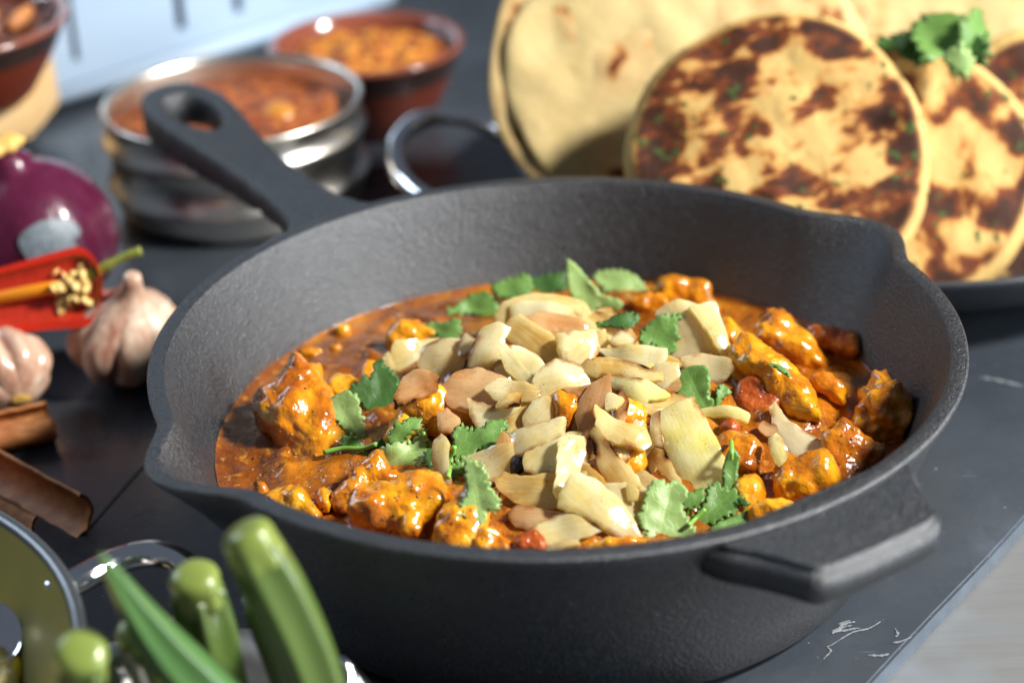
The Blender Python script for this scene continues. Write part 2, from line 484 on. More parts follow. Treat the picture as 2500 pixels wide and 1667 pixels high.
def rough_edge(P, amp, step=.0018):
    Q = []; ph = random.uniform(0, 99)
    for i in range(len(P)):
        a, b = P[i], P[(i+1) % len(P)]; m = max(1, int(np.hypot(*(b-a))/step+.5))
        for k in range(m): Q.append(a+(b-a)*k/m)
    return np.array([q+amp*np.array([noise.noise(Vector((q[0]*420+ph, q[1]*420, 0))), noise.noise(Vector((q[0]*420, q[1]*420+ph, 5)))]) for q in Q])
TREES = []
def add_tree(o):
    me = o.data; M = WM[o.name]
    TREES.append(BVHTree.FromPolygons([M @ v.co for v in me.vertices], [tuple(p.vertices) for p in me.polygons]))
def cast(px, py):
    d = ray(px, py); best = None
    for t in TREES:
        h = t.ray_cast(CAM_LOC, d)
        if h[0] is not None and (best is None or h[3] < best): best = h[3]
    return CAM_LOC + d*best if best is not None else None
def lay(outline, n, pct=60, lift=0.0):
    """find the plane with normal n on which this outline rests on what lies below, and its 3D outline"""
    O = np.array(outline, float); c = O.mean(0)
    S = [c] + [c+(o-c)*.75 for o in O] + [c+(o-c)*.4 for o in O]
    ds = []
    for s in S:
        h = cast(*s)
        if h is not None: ds.append(n.dot(h))
    if not ds: ds = [n.dot(at(c[0], c[1], .045))]
    off = float(np.percentile(ds, pct))+lift
    pts = []
    for o in O:
        d = ray(*o); pts.append(CAM_LOC + d*((off-n.dot(CAM_LOC))/n.dot(d)))
    return pts
def local_frame(pts, n, axis_px=None):
    c = sum(pts, Vector())/len(pts)
    Q = np.array([tuple(p-c) for p in pts])
    # long direction in the plane
    u, s, vt = np.linalg.svd(Q, full_matrices=False)
    x = Vector(vt[0]); x = (x-n*x.dot(n)).normalized(); y = n.cross(x)
    M = Matrix((x, y, n)).transposed().to_4x4(); M.translation = c
    L = np.array([((p-c).dot(x), (p-c).dot(y)) for p in pts])
    if area2(L) < 0: L = L[::-1]
    return M, L
def crisp_solid(name, L, M, mat, spacing, T, zfun):
    V2, fs, d, bset = patch(L, spacing); n = len(V2)
    z0 = zfun(V2); h = T*(.72+.28*np.clip(d/.0012, 0, 1))
    V = np.vstack([np.column_stack([V2, z0+h]), np.column_stack([V2, z0-h])]); F = []
    for f in fs: F.append(tuple(f)); F.append(tuple(n+q for q in reversed(f)))
    for a, b in bset: F.append((b, a, n+a, n+b))
    e = np.clip(d/.0032, 0, 1)
    o = new_obj(name, V, F, mat, None, M, True, {'edge': np.concatenate([e, e])})
    o.data.set_sharp_from_angle(angle=R(38))
    return o
def solid(name, L, M, mat, spacing, T, e, zfun=None, disp=None, parent=None, under=1.0, attrs_fun=None):
    V2, fs, d, bset = patch(L, spacing)
    prof = T*np.sqrt(np.clip(1-(1-np.clip(d/e, 0, 1))**2, 0, 1))
    z0 = zfun(V2) if zfun else np.zeros(len(V2))
    top = np.column_stack([V2, z0+prof]); n = len(V2)
    isb = np.zeros(n, bool); isb[[q[0] for q in bset]] = True
    idx = np.arange(n); bi = np.where(isb, idx, -1); k = n
    low = []
    for i in range(n):
        if not isb[i]: bi[i] = k; k += 1; low.append((V2[i, 0], V2[i, 1], z0[i]-prof[i]*under))
    V = np.vstack([top, np.array(low)]) if low else top
    F = []
    for f in fs:
        f = tuple(f)
        a, b, c = V2[f[0]], V2[f[1]], V2[f[2]]
        if (b[0]-a[0])*(c[1]-a[1])-(b[1]-a[1])*(c[0]-a[0]) < 0: f = f[::-1]
        F.append(f); g = tuple(int(bi[q]) for q in f[::-1])
        if len(set(g) | set(f)) > 3: F.append(g)
    edge = np.concatenate([np.clip(d/.0035, 0, 1), np.clip(d[~isb]/.0035, 0, 1)])
    at_ = {'edge': edge}
    if attrs_fun: at_.update(attrs_fun(V, V2, isb))
    if disp:
        cen = np.array([V[:, 0].mean(), V[:, 1].mean(), V[:, 2].mean()])
        sd = rng.uniform(0, 50, 3)
        for i in range(len(V)):
            V[i] += disp(V[i], sd, cen)
    o = new_obj(name, V, F, mat, parent, M, True, at_)
    return o

# ================================================================ SETTING
# slate board: straight front-right edge, the rest runs out of view
e0 = Vector((0.0937, -0.1045)); ed = Vector((.0715, .0912)).normalized()
pA = e0 - ed*.45; pB = e0 + ed*1.6
front = [e0+ed*(t_*.011-.45)+Vector((ed.y, -ed.x))*(.0005*noise.noise(Vector((t_*.7, 3, 0)))+.0007*noise.noise(Vector((t_*.13, 7, 0)))) for t_ in range(110)]
board = [(q.x, q.y) for q in front]+[(pB.x, pB.y), (1.1, 1.9), (-1.6, 1.9), (-1.6, -.5)]
V, F = bevel_prism(board, -.0082, 0, .0010, 2)
slate = tag(new_obj('slate_board', V, F, ['slate', 'slate_lit_side'], smooth=False), 'black slate serving board with scuffed surface and chipped edge coloured pale as if lit', kind='structure')
V, F = bevel_prism([(-3, -2), (3, -2), (3, 3), (-3, 3)], -.05, -.0083, 0)
tag(new_obj('worktop', V, F, 'worktop_wood', smooth=False), 'weathered grey wooden worktop under the slate', kind='structure')
for p in slate.data.polygons:
    if abs(p.normal.z) < .9: p.material_index = 1  # side faces get the slate with light put into its colour
def ribbon(pts, wid, z, jitter=.3):
    P = catmull([(x, y, 0) for x, y in pts], 10); V, F = [], []
    for i, p in enumerate(P):
        t = (P[min(i+1, len(P)-1)]-P[max(i-1, 0)]).normalized(); q = Vector((-t.y, t.x, 0))
        ww = wid*(.35+.65*math.sin(math.pi*min(1, max(0, i/(len(P)-1)))))*(1+jitter*(random.random()-.5)*2)*.5
        V += [p+q*ww+Vector((0, 0, z)), p-q*ww+Vector((0, 0, z)), p+Vector((0, 0, z+wid*.12))]
    for i in range(len(P)-1):
        a = i*3; b = a+3
        F += [(a, a+2, b+2, b), (a+2, a+1, b+1, b+2)]
    return V, F
def px_line(pts): return [tuple(at(x, y, 0)[:2]) for x, y in pts]
V, F = ribbon(px_line([(205, 1305), (260, 1240), (330, 1160), (400, 1090)]), .0016, .0003)
new_obj('crack', V, F, 'crack_dark', slate)
for pts, wd in (([(2030, 1575), (2080, 1545), (2120, 1535), (2150, 1518)], .0007), ([(2010, 1610), (2028, 1590), (2020, 1580), (2032, 1575)], .0006),
                ([(2120, 1600), (2150, 1601), (2170, 1597)], .0012), ([(2180, 1570), (2200, 1566), (2225, 1556)], .0010), ([(2185, 1535), (2192, 1548), (2186, 1556)], .0008),
                ([(2390, 922), (2440, 930), (2500, 945)], .0012)):
    V, F = ribbon(px_line(pts), wd, .0003, .7); new_obj('scratch', V, F, 'scratch_pale', slate)
def ragged(pts, wd, k):
    for i in range(k):
        x = random.uniform(pts[0], pts[2]); y = random.uniform(pts[1], pts[3])
        V, F = ribbon(px_line([(x, y), (x+14, y-5), (x+random.uniform(22, 40), y-9)]), wd*random.uniform(.5, 1.2), .0003, .8)
        new_obj('scratch', V, F, 'scratch_pale', slate)
ragged((2030, 1524, 2060, 1548), .0010, 9)

# ================================================================ SKILLET
HA = 123.8                                   # direction of the long handle
SP = (31.5, -147.0)
def spout(a):
    s = 0
    for c in SP:
        d = (math.degrees(a)-c+180) % 360-180
        if abs(d) < 12.5: s = max(s, (.5+.5*math.cos(math.pi*d/12.5))**.8)
    return s
def pan_r(a, r, z):
    if z < .038 or r < .05: return r, z
    t = (z-.038)/.037
    s = spout(a)
    return r + .0135*s*t**1.15, z-.0008*s*t
prof = [(0, .0), (.100, .0), (.1095, .0012), (.1135, .0045), (.1192, .02), (.1262, .04), (.1325, .058), (.1372, .0685), (.1392, .0718), (.1400, .0738), (.1400, .0749), (.1394, .0755),
        (.1375, .0757), (.1350, .0757), (.1341, .0754), (.1337, .0746), (.1314, .068), (.1268, .055), (.1208, .038), (.1140, .022), (.106, .0105), (.098, .0075), (.08, .0065), (0, .0065)]
pan = root('skillet', (0, 0, 0), 'deep black cast iron skillet filled with orange chicken curry', 'pan')
V, F = lathe(prof, 288, pan_r)
body = new_obj('body', V, F, 'cast_iron', pan); body.data.set_sharp_from_angle(angle=R(36))
# long handle: swept flat section, forked wide at the wall, teardrop hole near the end
def handle_mesh():
    d = Vector((math.cos(R(HA)), math.sin(R(HA)), 0)); s = Vector((-d.y, d.x, 0))
    # plan outline (r along handle, half width), z of the top
    st = [(.1355, .044, .0664), (.141, .036, .0672), (.150, .0250, .0678), (.162, .0165, .0682), (.180, .0128, .0688), (.205, .0122, .0704), (.230, .0137, .0730), (.255, .0170, .0764),
          (.272, .0190, .0788), (.286, .0186, .0802), (.297, .0150, .0812), (.304, .0094, .0816), (.3075, .0, .0818)]
    fine = catmull([(a, b, c) for a, b, c in st], 5)
    hc, ha, hb = .2730, .0190, .0100         # teardrop hole centre and half sizes
    NU = 12; V, F = [], []
    top, bot = [], []
    def z_of(r):
        for p, q in zip(fine[:-1], fine[1:]):
            if p.x <= r <= q.x: 
                t = (r-p.x)/max(1e-9, q.x-p.x); return p.z*(1-t)+q.z*t, p.y*(1-t)+q.y*t
        return fine[-1].z, fine[-1].y
    # outline polygon with hole through constrained triangulation
    out = [(p.x, max(0, p.y)) for p in fine] + [(p.x, -max(0, p.y)) for p in reversed(fine[:-1])]
    O = np.array(out); hole = []
    for k in range(40):
        a = 2*math.pi*k/40; x = math.cos(a); hole.append((hc+ha*x, hb*math.sin(a)*(1+.22*x)))
    H = np.array(hole)
    gx = np.arange(.137, .307, .0022); G = []
    for x in gx:
        z, hw = z_of(x)
        for y in np.arange(-hw+.0012, hw-.0011, .0022):
            q = (x-hc)/(ha+.0012); 
            if q*q+(y/(hb*(1+.22*max(-1, min(1, q)))+.0012))**2 > 1: G.append((x, y))
    A = np.vstack([O, H, np.array(G)])
    no, nh = len(O), len(H)
    E = [(i, (i+1) % no) for i in range(no)] + [(no+i, no+(i+1) % nh) for i in range(nh)]
    vs, es, fs, *_ = delaunay_2d_cdt([Vector(p) for p in A], E, [], 2, 1e-8)
    V2 = np.array([tuple(v) for v in vs]); fs = [f for f in fs if not ((((V2[list(f)].mean(0)[0]-hc)/ha)**2 + (V2[list(f)].mean(0)[1]/(hb*(1+.22*(V2[list(f)].mean(0)[0]-hc)/ha)))**2) < .97)]
    Bd = np.vstack([O, H]); dist = np.sqrt(((V2[:, None]-Bd[None])**2).sum(-1)).min(1)
    cnt = {}
    for f in fs:
        for i in range(len(f)):
            e = (f[i], f[(i+1) % len(f)]); cnt[e] = 1
    isb = np.zeros(len(V2), bool); rim = []
    for e in cnt:
        if (e[1], e[0]) not in cnt: rim.append(e); isb[e[0]] = isb[e[1]] = True
    def pt(x, y, z): return d*x + s*y + Vector((0, 0, z))
    nV = len(V2)
    for lvl in range(4):                      # top, upper shoulder, lower shoulder, bottom
        for i in range(nV):
            x, y = V2[i]; z, hw = z_of(x)
            t = .0125 + .004*max(0, min(1, (x-.19)/.06))
            rd = .0028*(1-math.sqrt(max(0, 1-(1-min(1, dist[i]/.0030))**2)))
            V.append(pt(x, y, z-rd) if lvl == 0 else pt(x, y, z-t+rd*1.3) if lvl == 3 else pt(x, y, z))
    for f in fs:
        a, b, c = V2[f[0]], V2[f[1]], V2[f[2]]
        ccw = (b[0]-a[0])*(c[1]-a[1])-(b[1]-a[1])*(c[0]-a[0]) > 0
        g = tuple(f) if ccw else tuple(f)[::-1]
        F.append(g); F.append(tuple(3*nV+i for i in g[::-1]))
    for a, b in rim: F.append((b, a, 3*nV+a, 3*nV+b))
    return V, F
V, F = handle_mesh()
used = sorted({i for f in F for i in f}); mp = {i: k for k, i in enumerate(used)}
new_obj('long_handle', [V[i] for i in used], [tuple(mp[i] for i in f) for f in F], 'cast_iron', pan)
# helper tab opposite
def tab_mesh():
    a = R(HA+180-1.0); d = Vector((math.cos(a), math.sin(a), 0)); s = Vector((-d.y, d.x, 0))
    pts = [(.128, -.041), (.1375, -.0375), (.146, -.032), (.155, -.0275), (.1605, -.0250), (.1632, -.0210), (.1642, -.012), (.1645, 0)]
    pts = pts + [(x, -y) for x, y in reversed(pts[:-1])]
    poly = catmull([(x, y, 0) for x, y in pts], 4)
    P = [d*p.x + s*p.y for p in poly]
    bm = bmesh.new()
    vs = [bm.verts.new((p.x, p.y, .0610)) for p in P]; f = bm.faces.new(vs)
    r = bmesh.ops.extrude_face_region(bm, geom=[f]); up = [e for e in r['geom'] if isinstance(e, bmesh.types.BMVert)]
    bmesh.ops.translate(bm, vec=(0, 0, .0128), verts=up)
    bmesh.ops.recalc_face_normals(bm, faces=bm.faces)
    ed_ = [e for e in bm.edges if len(e.link_faces) == 2 and e.calc_face_angle() > 1.0]
    bmesh.ops.bevel(bm, geom=ed_, offset=.0022, segments=3, affect='EDGES')
    bm.verts.index_update(); V = [v.co.copy() for v in bm.verts]; F = [tuple(v.index for v in f.verts) for f in bm.faces]
    bm.free(); return V, F
V, F = tab_mesh()
o = new_obj('helper_tab', V, F, 'cast_iron', pan)
o.data.polygons.foreach_set('use_smooth', [len(p.vertices) < 8 for p in o.data.polygons])

# ================================================================ SAUCE
ZS = .0372
def inner_r(z):
    return np.interp(z, [.0105, .022, .038, .055, .068, .0746], [.106, .1140, .1208, .1268, .1314, .1337])
def sauce_h(x, y):
    r = math.hypot(x, y)
    m = .021*math.exp(-((x-.004)**2/(2*.046**2)+(y-.012)**2/(2*.040**2)))
    m += .006*math.exp(-((x-.070)**2+(y-.005)**2)/(2*.028**2))
    m += .005*math.exp(-((x-.0)**2+(y+.075)**2)/(2*.030**2))
    fade = max(0, min(1, (.1200-r)/.012))
    l = fbm((x, y, .3), 55, 3)*.0026 + max(0, fbm((x, y, 4.3), 120, 2))*.0026
    edge = .0010*max(0, 1-(.1208-r)/.004)
    return ZS + m*fade + l*(.15+.85*fade) + edge
V, F = [], []
NR, NA = 110, 300
V.append((0, 0, sauce_h(0, 0)))
for i in range(1, NR+1):
    r = .1214*i/NR
    for k in range(NA):
        a = 2*math.pi*k/NA; x, y = r*math.cos(a), r*math.sin(a); V.append((x, y, sauce_h(x, y)))
for k in range(NA): F.append((0, 1+k, 1+(k+1) % NA))
for i in range(NR-1):
    for k in range(NA):
        a = 1+i*NA; b = a+NA; F.append((a+k, b+k, b+(k+1) % NA, a+(k+1) % NA))
b0 = 1+(NR-1)*NA; b1 = len(V)
for k in range(NA):
    a = 2*math.pi*k/NA; zt = ZS+.0016+.0022*max(0, noise.noise(Vector((math.cos(a)*6, math.sin(a)*6, 2))))+.0008*noise.noise(Vector((math.cos(a)*40, math.sin(a)*40, 2)))
    rr = float(np.interp(zt, [.022, .038, .055], [.1140, .1208, .1268]))-.00025; V.append((rr*math.cos(a), rr*math.sin(a), zt))
for k in range(NA): F.append((b0+k, b1+k, b1+(k+1) % NA, b0+(k+1) % NA))
sauce = tag(new_obj('curry_sauce', V, F, 'curry_sauce'), 'thick orange brown curry sauce pooled in the skillet', 'sauce', kind='stuff')
add_tree(sauce)

# ================================================================ FOOD PIECES (outlines read off the photograph in four enlargements)
ZM = {6: (500, 700, 2.24), 7: (1100, 620, 2.0907), 8: (1600, 700, 1.6211), 9: (1700, 1000, 2.351)}
def src(z, pts):
    ox, oy, s = ZM[z]; return [(ox+x/s, oy+y/s) for x, y in pts]
def normal_for(O, up, side=0.0, back=0.0):
    c = np.mean(O, 0); v = -ray(*c)
    return (v*(1-up)+Vector((0, 0, 1))*up + CAM_RT*side).normalized()

def chunk(z, pts, label, mat='chicken_coated', name='chicken_chunk', cat='chicken', up=.45, Tmax=.012, pct=66, lift=.0032, side=0, group='chicken chunks in the curry', amp=1.1):
    O = src(z, pts); n = normal_for(O, up, side)
    P = lay(O, n, pct, lift); M, L = local_frame(P, n)
    L = round_poly(L*1.14, 2, .22)
    V2 = np.array(L); a = abs(area2(V2)); T = min(Tmax, .40*math.sqrt(a))
    def disp(p, sd, c):
        q = Vector(p)+Vector(sd)
        dirv = Vector((p[0]*.6, p[1]*.6, p[2])); dirv = dirv.normalized() if dirv.length > 1e-6 else Vector((0, 0, 1))
        h = noise.noise(q*50)*.0030 + noise.noise(q*120)*.0022 + noise.noise(q*260)*.0011 + noise.noise(q*480)*.0005
        return np.array(dirv*h*amp)
    o = solid(name, L, M, mat, .0011, T, max(T*1.0, .0035), None, disp)
    Mi = M.inverted()                          # keep the piece inside the pan wall
    for v in o.data.vertices:
        p = M @ v.co; r = math.hypot(p.x, p.y); lim = float(inner_r(p.z))-.0004
        if p.z < .0746 and r > lim: v.co = Mi @ Vector((p.x*lim/r, p.y*lim/r, p.z))
    tag(o, label, cat, group); add_tree(o); return o

def onion(z, pts, label, mat='onion_pale', up=.40, k=None, T=.00095, pct=84, lift=.0020, side=0, name='onion_piece', tilt=None, group='fried onion pieces heaped on the curry', grow=1.22):
    O = src(z, pts); n = normal_for(O, up+random.uniform(-.1, .15), side+random.uniform(-.22, .22))
    P = lay(O, n, pct, lift); M, L = local_frame(P, n)
    L = rough_edge(round_poly(L*grow, 1, .10), .0006)
    kk = k*random.uniform(.9, 1.5) if k else random.uniform(30, 70)*random.choice((1, 1, -1))
    ph = random.uniform(0, 9)
    hv = np.abs(L[:, 1]).max(); off = .5*kk*(hv**2)*(.8 if kk > 0 else .35)
    def zf(V2):
        zz = off - .5*kk*V2[:, 1]**2 - .10*kk*V2[:, 0]**2
        w = np.array([noise.noise(Vector((p[0]*90+ph, p[1]*90, 0)))*.0018 for p in V2])
        return np.clip(zz, -.006, .006)+w
    o = crisp_solid(name, L, M, mat, .0010, T, zf)
    tag(o, label, 'onion', group); add_tree(o); return o

def serrate(L, teeth):
    Q = []
    for i in range(len(L)):
        a, b = L[i], L[(i+1) % len(L)]; ln = np.hypot(*(b-a)); m = max(1, int(ln/(teeth*random.uniform(1.6, 3.0))+.5))
        nrm = np.array([(b-a)[1], -(b-a)[0]])/max(ln, 1e-9)
        for q in range(m):
            tj = teeth*random.choice((.4, .7, 1.0, 1.5))
            for s_, h in ((0.0, 0.0), (.22, .75), (.5, 1.0), (.78, .75)): Q.append(a+(b-a)*((q+s_)/m)+nrm*tj*(h-.4))
    return np.array(Q)
def leaf(z, pts, mat='leaf', up=.35, pct=84, lift=.0012, side=0, teeth=.0015, fold=.10, parent=None, name='leaf', wave=.0022):
    O = src(z, pts); n = normal_for(O, up, side)
    P = lay(O, n, pct, lift); M, L = local_frame(P, n)
    L = round_poly(L*1.10, 1, .20)
    Q = []
    for i in range(len(L)):
        a, b = L[i], L[(i+1) % len(L)]; ln = np.hypot(*(b-a)); m = max(1, int(ln/random.uniform(.0022, .0042)+.5))
        nrm = np.array([(b-a)[1], -(b-a)[0]])/max(ln, 1e-9)
        for q in range(m):
            tj = teeth*random.choice((.3, .6, .9, 1.5))
            for s_, h in ((0.0, 0.0), (.22, .75), (.5, 1.0), (.78, .75)):
                Q.append(a+(b-a)*((q+s_)/m)+nrm*tj*(h-.35))
    ph = random.uniform(0, 9)
    def zf(V2):
        w = np.array([noise.noise(Vector((p[0]*75+ph, p[1]*75, 0)))*wave + noise.noise(Vector((p[0]*210+ph, p[1]*210, 3)))*wave*.3 for p in V2])
        return w + np.abs(V2[:, 1])*fold
    o = solid(name, np.array(Q), M, mat, .0009, .00014, .0004, zf, parent=parent, attrs_fun=lambda V, V2, isb: {'mid': np.abs(V[:, 1])})
    add_tree(o); return o

# ---- chicken, tomato and other lumps, lowest and farthest first
CH = [
 (7, [(1075,190),(1100,145),(1200,135),(1310,160),(1340,240),(1400,300),(1330,330),(1200,300),(1100,260)], 'bright orange chicken chunk against the far pan wall behind the onions', {}),
 (7, [(900,250),(1000,190),(1080,200),(1140,260),(1060,310),(950,310)], 'reddish lump of chicken beside the tall pale coriander leaf', {}),
 (6, [(520,350),(560,320),(640,325),(660,365),(600,400),(530,390)], 'small flat orange lump at the sauce edge by the left wall', {'Tmax': .0025, 'lift': 0}),
 (6, [(680,335),(705,310),(740,325),(735,355),(700,362)], 'tiny orange bead of curry in the open sauce', {'Tmax': .002, 'lift': -.0005}),
 (6, [(700,235),(760,215),(800,240),(780,275),(720,280)], 'rounded soft lump sunk in the sauce near the far wall', {'Tmax': .002, 'lift': -.0005}),
 (6, [(1005,300),(1050,240),(1130,215),(1280,262),(1260,320),(1120,345),(1030,345)], 'yellow chicken chunk with a leaf on its corner, behind the white onion cup', {}),
 (6, [(850,500),(880,430),(935,420),(960,480),(920,540),(860,540)], 'small chicken piece behind the dark green leaf', {}),
 (6, [(660,530),(690,480),(760,472),(845,500),(845,545),(780,600),(700,605)], 'round smooth orange slice next to the largest chicken chunk', {'Tmax': .006}),
 (6, [(470,420),(520,415),(580,470),(640,460),(640,540),(680,620),(740,700),(760,800),(880,900),(830,1000),(720,1065),(640,1075),(560,1030),(500,950),(420,890),(350,830),(305,700),(330,620),(400,560),(450,480)], 'largest chicken chunk with a pointed top, standing in open sauce', {'Tmax': .0095, 'up': .45, 'lift': .002}),
 (6, [(270,1080),(310,1058),(350,1105),(340,1155),(290,1150)], 'small orange nub near the pouring lip', {'Tmax': .004}),
 (6, [(305,1165),(380,1120),(480,1102),(560,1140),(600,1210),(650,1300),(600,1340),(480,1290),(370,1220)], 'yellow chicken chunk hugging the front rim by the pouring lip', {'up': .5}),
 (6, [(610,1140),(640,1100),(690,1130),(702,1200),(670,1250),(620,1190)], 'slim curled yellow sliver between two chicken chunks at the front', {'Tmax': .005}),
 (6, [(700,1160),(770,1080),(780,1000),(860,980),(900,920),(970,910),(1010,1010),(1100,1050),(1060,1110),(900,1160),(850,1290),(770,1270)], 'rough brown topped chicken chunk under the ruffled coriander', {'up': .4, 'mat': 'chicken_browned_shaded', 'amp': 1.3}),
 (6, [(1090,690),(1130,620),(1260,560),(1360,575),(1450,655),(1465,750),(1400,800),(1300,810),(1150,760)], 'yellow chicken chunk half covered by the onion heap', {}),
 (6, [(985,800),(1045,700),(1110,678),(1190,735),(1215,820),(1100,870),(1000,860)], 'small chicken lump just behind the coriander sprig', {}),
 (6, [(820,1270),(860,1130),(910,1140),(1050,1068),(1150,1036),(1230,1045),(1295,1100),(1335,1200),(1290,1270),(1210,1340),(1190,1400),(1060,1400),(900,1350)], 'big folded chicken chunk with yellow crest at the front rim', {'Tmax': .014, 'up': .4, 'lift': .003}),
 (6, [(1060,1300),(1120,1230),(1200,1210),(1220,1290),(1170,1385),(1080,1380)], 'glossy orange strip on the front chicken chunk', {'Tmax': .005, 'lift': .0}),
 (6, [(1235,1360),(1290,1260),(1380,1190),(1440,1090),(1500,1170),(1580,1280),(1530,1390),(1470,1470),(1300,1450)], 'chicken chunk with peaked top below the pale hanging leaf', {'up': .4}),
 (6, [(1470,1410),(1520,1330),(1580,1315),(1660,1370),(1700,1470),(1500,1480)], 'small bright chicken chunk against the front rim', {'up': .45}),
 (7, [(330,1450),(400,1415),(445,1410),(490,1470),(480,1530),(330,1525)], 'reddish tomato soaked lump in front of the pale onion strip', {'mat': 'tomato', 'name': 'tomato_piece', 'cat': 'tomato', 'amp': .45, 'group': 'tomato pieces in the curry'}),
 (7, [(690,1500),(760,1470),(900,1462),(1060,1475),(1040,1515),(860,1540),(700,1540)], 'long flat chicken strip lying along the front rim', {'Tmax': .006}),
 (7, [(525,740),(600,715),(665,740),(655,830),(600,890),(545,865)], 'yellow chicken chunk glimpsed between browned onion petals', {}),
 (7, [(800,800),(890,760),(990,815),(1015,930),(930,960),(830,900)], 'sauce glazed chicken chunk in the middle of the onions', {}),
 (7, [(635,1140),(700,1050),(740,1000),(830,990),(920,975),(985,1000),(985,1090),(940,1130),(810,1215),(700,1190)], 'bright yellow chicken chunk under the pointed onion petal', {}),
 (7, [(215,1210),(300,1170),(345,1270),(330,1400),(260,1430),(210,1330)], 'lump sunk in the sauce hollow beside the hanging leaf', {'lift': -.003, 'pct': 30}),  # set low, where the sauce has a crevice
 (8, [(380,175),(440,120),(500,108),(560,150),(610,220),(680,300),(660,340),(560,330),(480,300),(410,265)], 'tall orange chicken chunk at the back right of the curry', {'Tmax': .013}),
 (8, [(600,190),(630,152),(700,165),(780,190),(805,275),(740,290),(680,260),(620,235)], 'chicken chunk touching the shaded back right wall', {'mat': 'chicken_browned_shaded'}),
 (8, [(255,135),(300,135),(330,185),(300,225),(260,205)], 'small yellow wedge beside the big pale onion', {'Tmax': .006}),
 (8, [(300,290),(365,203),(430,235),(500,300),(590,370),(625,440),(655,530),(570,545),(480,480),(410,410),(330,370)], 'long ridge shaped chicken chunk with glossy creases', {'Tmax': .013, 'lift': .003}),
 (8, [(320,440),(330,385),(390,350),(470,400),(500,470),(430,515),(340,490)], 'soft red tomato piece on the ridge shaped chunk', {'mat': 'tomato', 'name': 'tomato_piece', 'cat': 'tomato', 'amp': .45, 'lift': 0, 'Tmax': .0024, 'group': 'tomato pieces in the curry'}),
 (8, [(625,370),(690,345),(742,395),(750,460),(690,450),(640,420)], 'bright yellow slice lying on the right hand sauce', {'Tmax': .005}),
 (8, [(790,560),(815,430),(860,335),(930,365),(985,420),(1002,510),(980,600),(900,650),(830,620)], 'chicken chunk coloured brown for the shade of the right wall', {'Tmax': .011, 'up': .35, 'mat': 'chicken_browned_shaded', 'amp': 1.9}),  # wall shade put into the chunk's colour
 (8, [(690,560),(740,540),(760,570),(740,600),(690,590)], 'red tomato shred beside the shaded chunk', {'mat': 'tomato', 'name': 'tomato_piece', 'cat': 'tomato', 'amp': .45, 'Tmax': .004, 'group': 'tomato pieces in the curry'}),
 (8, [(690,610),(740,552),(800,585),(880,640),(900,690),(830,750),(740,800),(690,730)], 'rough chicken chunk near the rim above the helper tab', {'up': .45, 'mat': 'chicken_browned_shaded', 'amp': 1.5}),
 (8, [(255,545),(300,512),(335,550),(315,600),(270,590)], 'cube of red tomato beside the big pale onion petal', {'mat': 'tomato', 'name': 'tomato_piece', 'cat': 'tomato', 'amp': .45, 'Tmax': .005, 'group': 'tomato pieces in the curry'}),
 (8, [(250,610),(310,580),(390,590),(430,650),(420,740),(330,760),(270,700)], 'gritty orange chicken chunk between tomato and coriander', {'mat': 'chicken_browned_shaded'}),
 (8, [(465,750),(515,690),(590,700),(660,682),(695,740),(690,810),(610,865),(530,875),(465,820)], 'chicken chunk with yellow lip below the lone onion slice', {'Tmax': .012}),
 (8, [(320,780),(400,755),(408,830),(375,880),(325,870)], 'upright yellow chicken strip behind the upright leaflet', {'Tmax': .006}),
 (8, [(360,890),(420,848),(490,832),(560,870),(520,930),(400,950)], 'smooth yellow chicken piece against the rim near the helper tab', {'up': .5, 'Tmax': .008}),
]
for z, pts, lab, kw in CH: chunk(z, pts, lab, **kw)
# loose unnamed crumbs of onion and spice baked into the heap
def crumbs(n, name, mat, smin, smax, box, label, cat):
    V, F = [], []
    for _ in range(n):
        px = random.uniform(box[0], box[2]); py = random.uniform(box[1], box[3]); h = cast(px, py)
        if h is None or math.hypot(h.x, h.y) > .121: continue
        s = random.uniform(smin, smax); b = len(V); q = Matrix.Rotation(random.uniform(0, 6), 3, Vector((random.random(), random.random(), random.random()+.1)).normalized())
        for v in ((1,0,0),(-1,0,0),(0,.7,0),(0,-.7,0),(0,0,.5),(0,0,-.5)): V.append(h + q @ (Vector(v)*s*random.uniform(.6, 1.3)))
        for f in ((0,2,4),(2,1,4),(1,3,4),(3,0,4),(2,0,5),(1,2,5),(3,1,5),(0,3,5)): F.append(tuple(b+i for i in f))
    return tag(new_obj(name, V, F, mat, smooth=True), label, cat, kind='stuff')
crumbs(420, 'spice_crumbs', 'onion_pink', .0004, .0011, (600, 720, 2200, 1340), 'tiny brown crumbs of spice scattered over the curry', 'crumbs')

def filler(n):
    mats = ['onion_clear', 'onion_gold', 'onion_pink', 'onion_gold', 'onion_clear', 'onion_gold']
    looks = {'onion_clear': 'glassy soft onion scrap packed inside the heap', 'onion_gold': 'golden fried onion scrap packed inside the heap',
             'onion_pink': 'dark caramelised onion scrap packed inside the heap', 'onion_pale': 'pale onion scrap packed inside the heap'}
    for i in range(n):
        a = random.uniform(0, 2*math.pi); q = math.sqrt(random.random())
        cx, cy = 600+520*q*math.cos(a), 720+500*q*math.sin(a)
        sx, sy = random.uniform(75, 150), random.uniform(35, 70); th = random.uniform(0, math.pi); pts = []
        for k in range(6):
            b = 2*math.pi*k/6+random.uniform(-.3, .3); x, y = sx*math.cos(b)*random.uniform(.8, 1.1), sy*math.sin(b)*random.uniform(.8, 1.1)
            pts.append((cx+x*math.cos(th)-y*math.sin(th), cy+x*math.sin(th)+y*math.cos(th)))
        mt = mats[i % 6]
        onion(7, pts, looks[mt], mt, pct=45, lift=.0, up=random.uniform(.05, .55), side=random.uniform(-.35, .35), k=random.choice((-45, 45, 60)), name='onion_scrap', group='onion scraps packed under the heap')
filler(60)
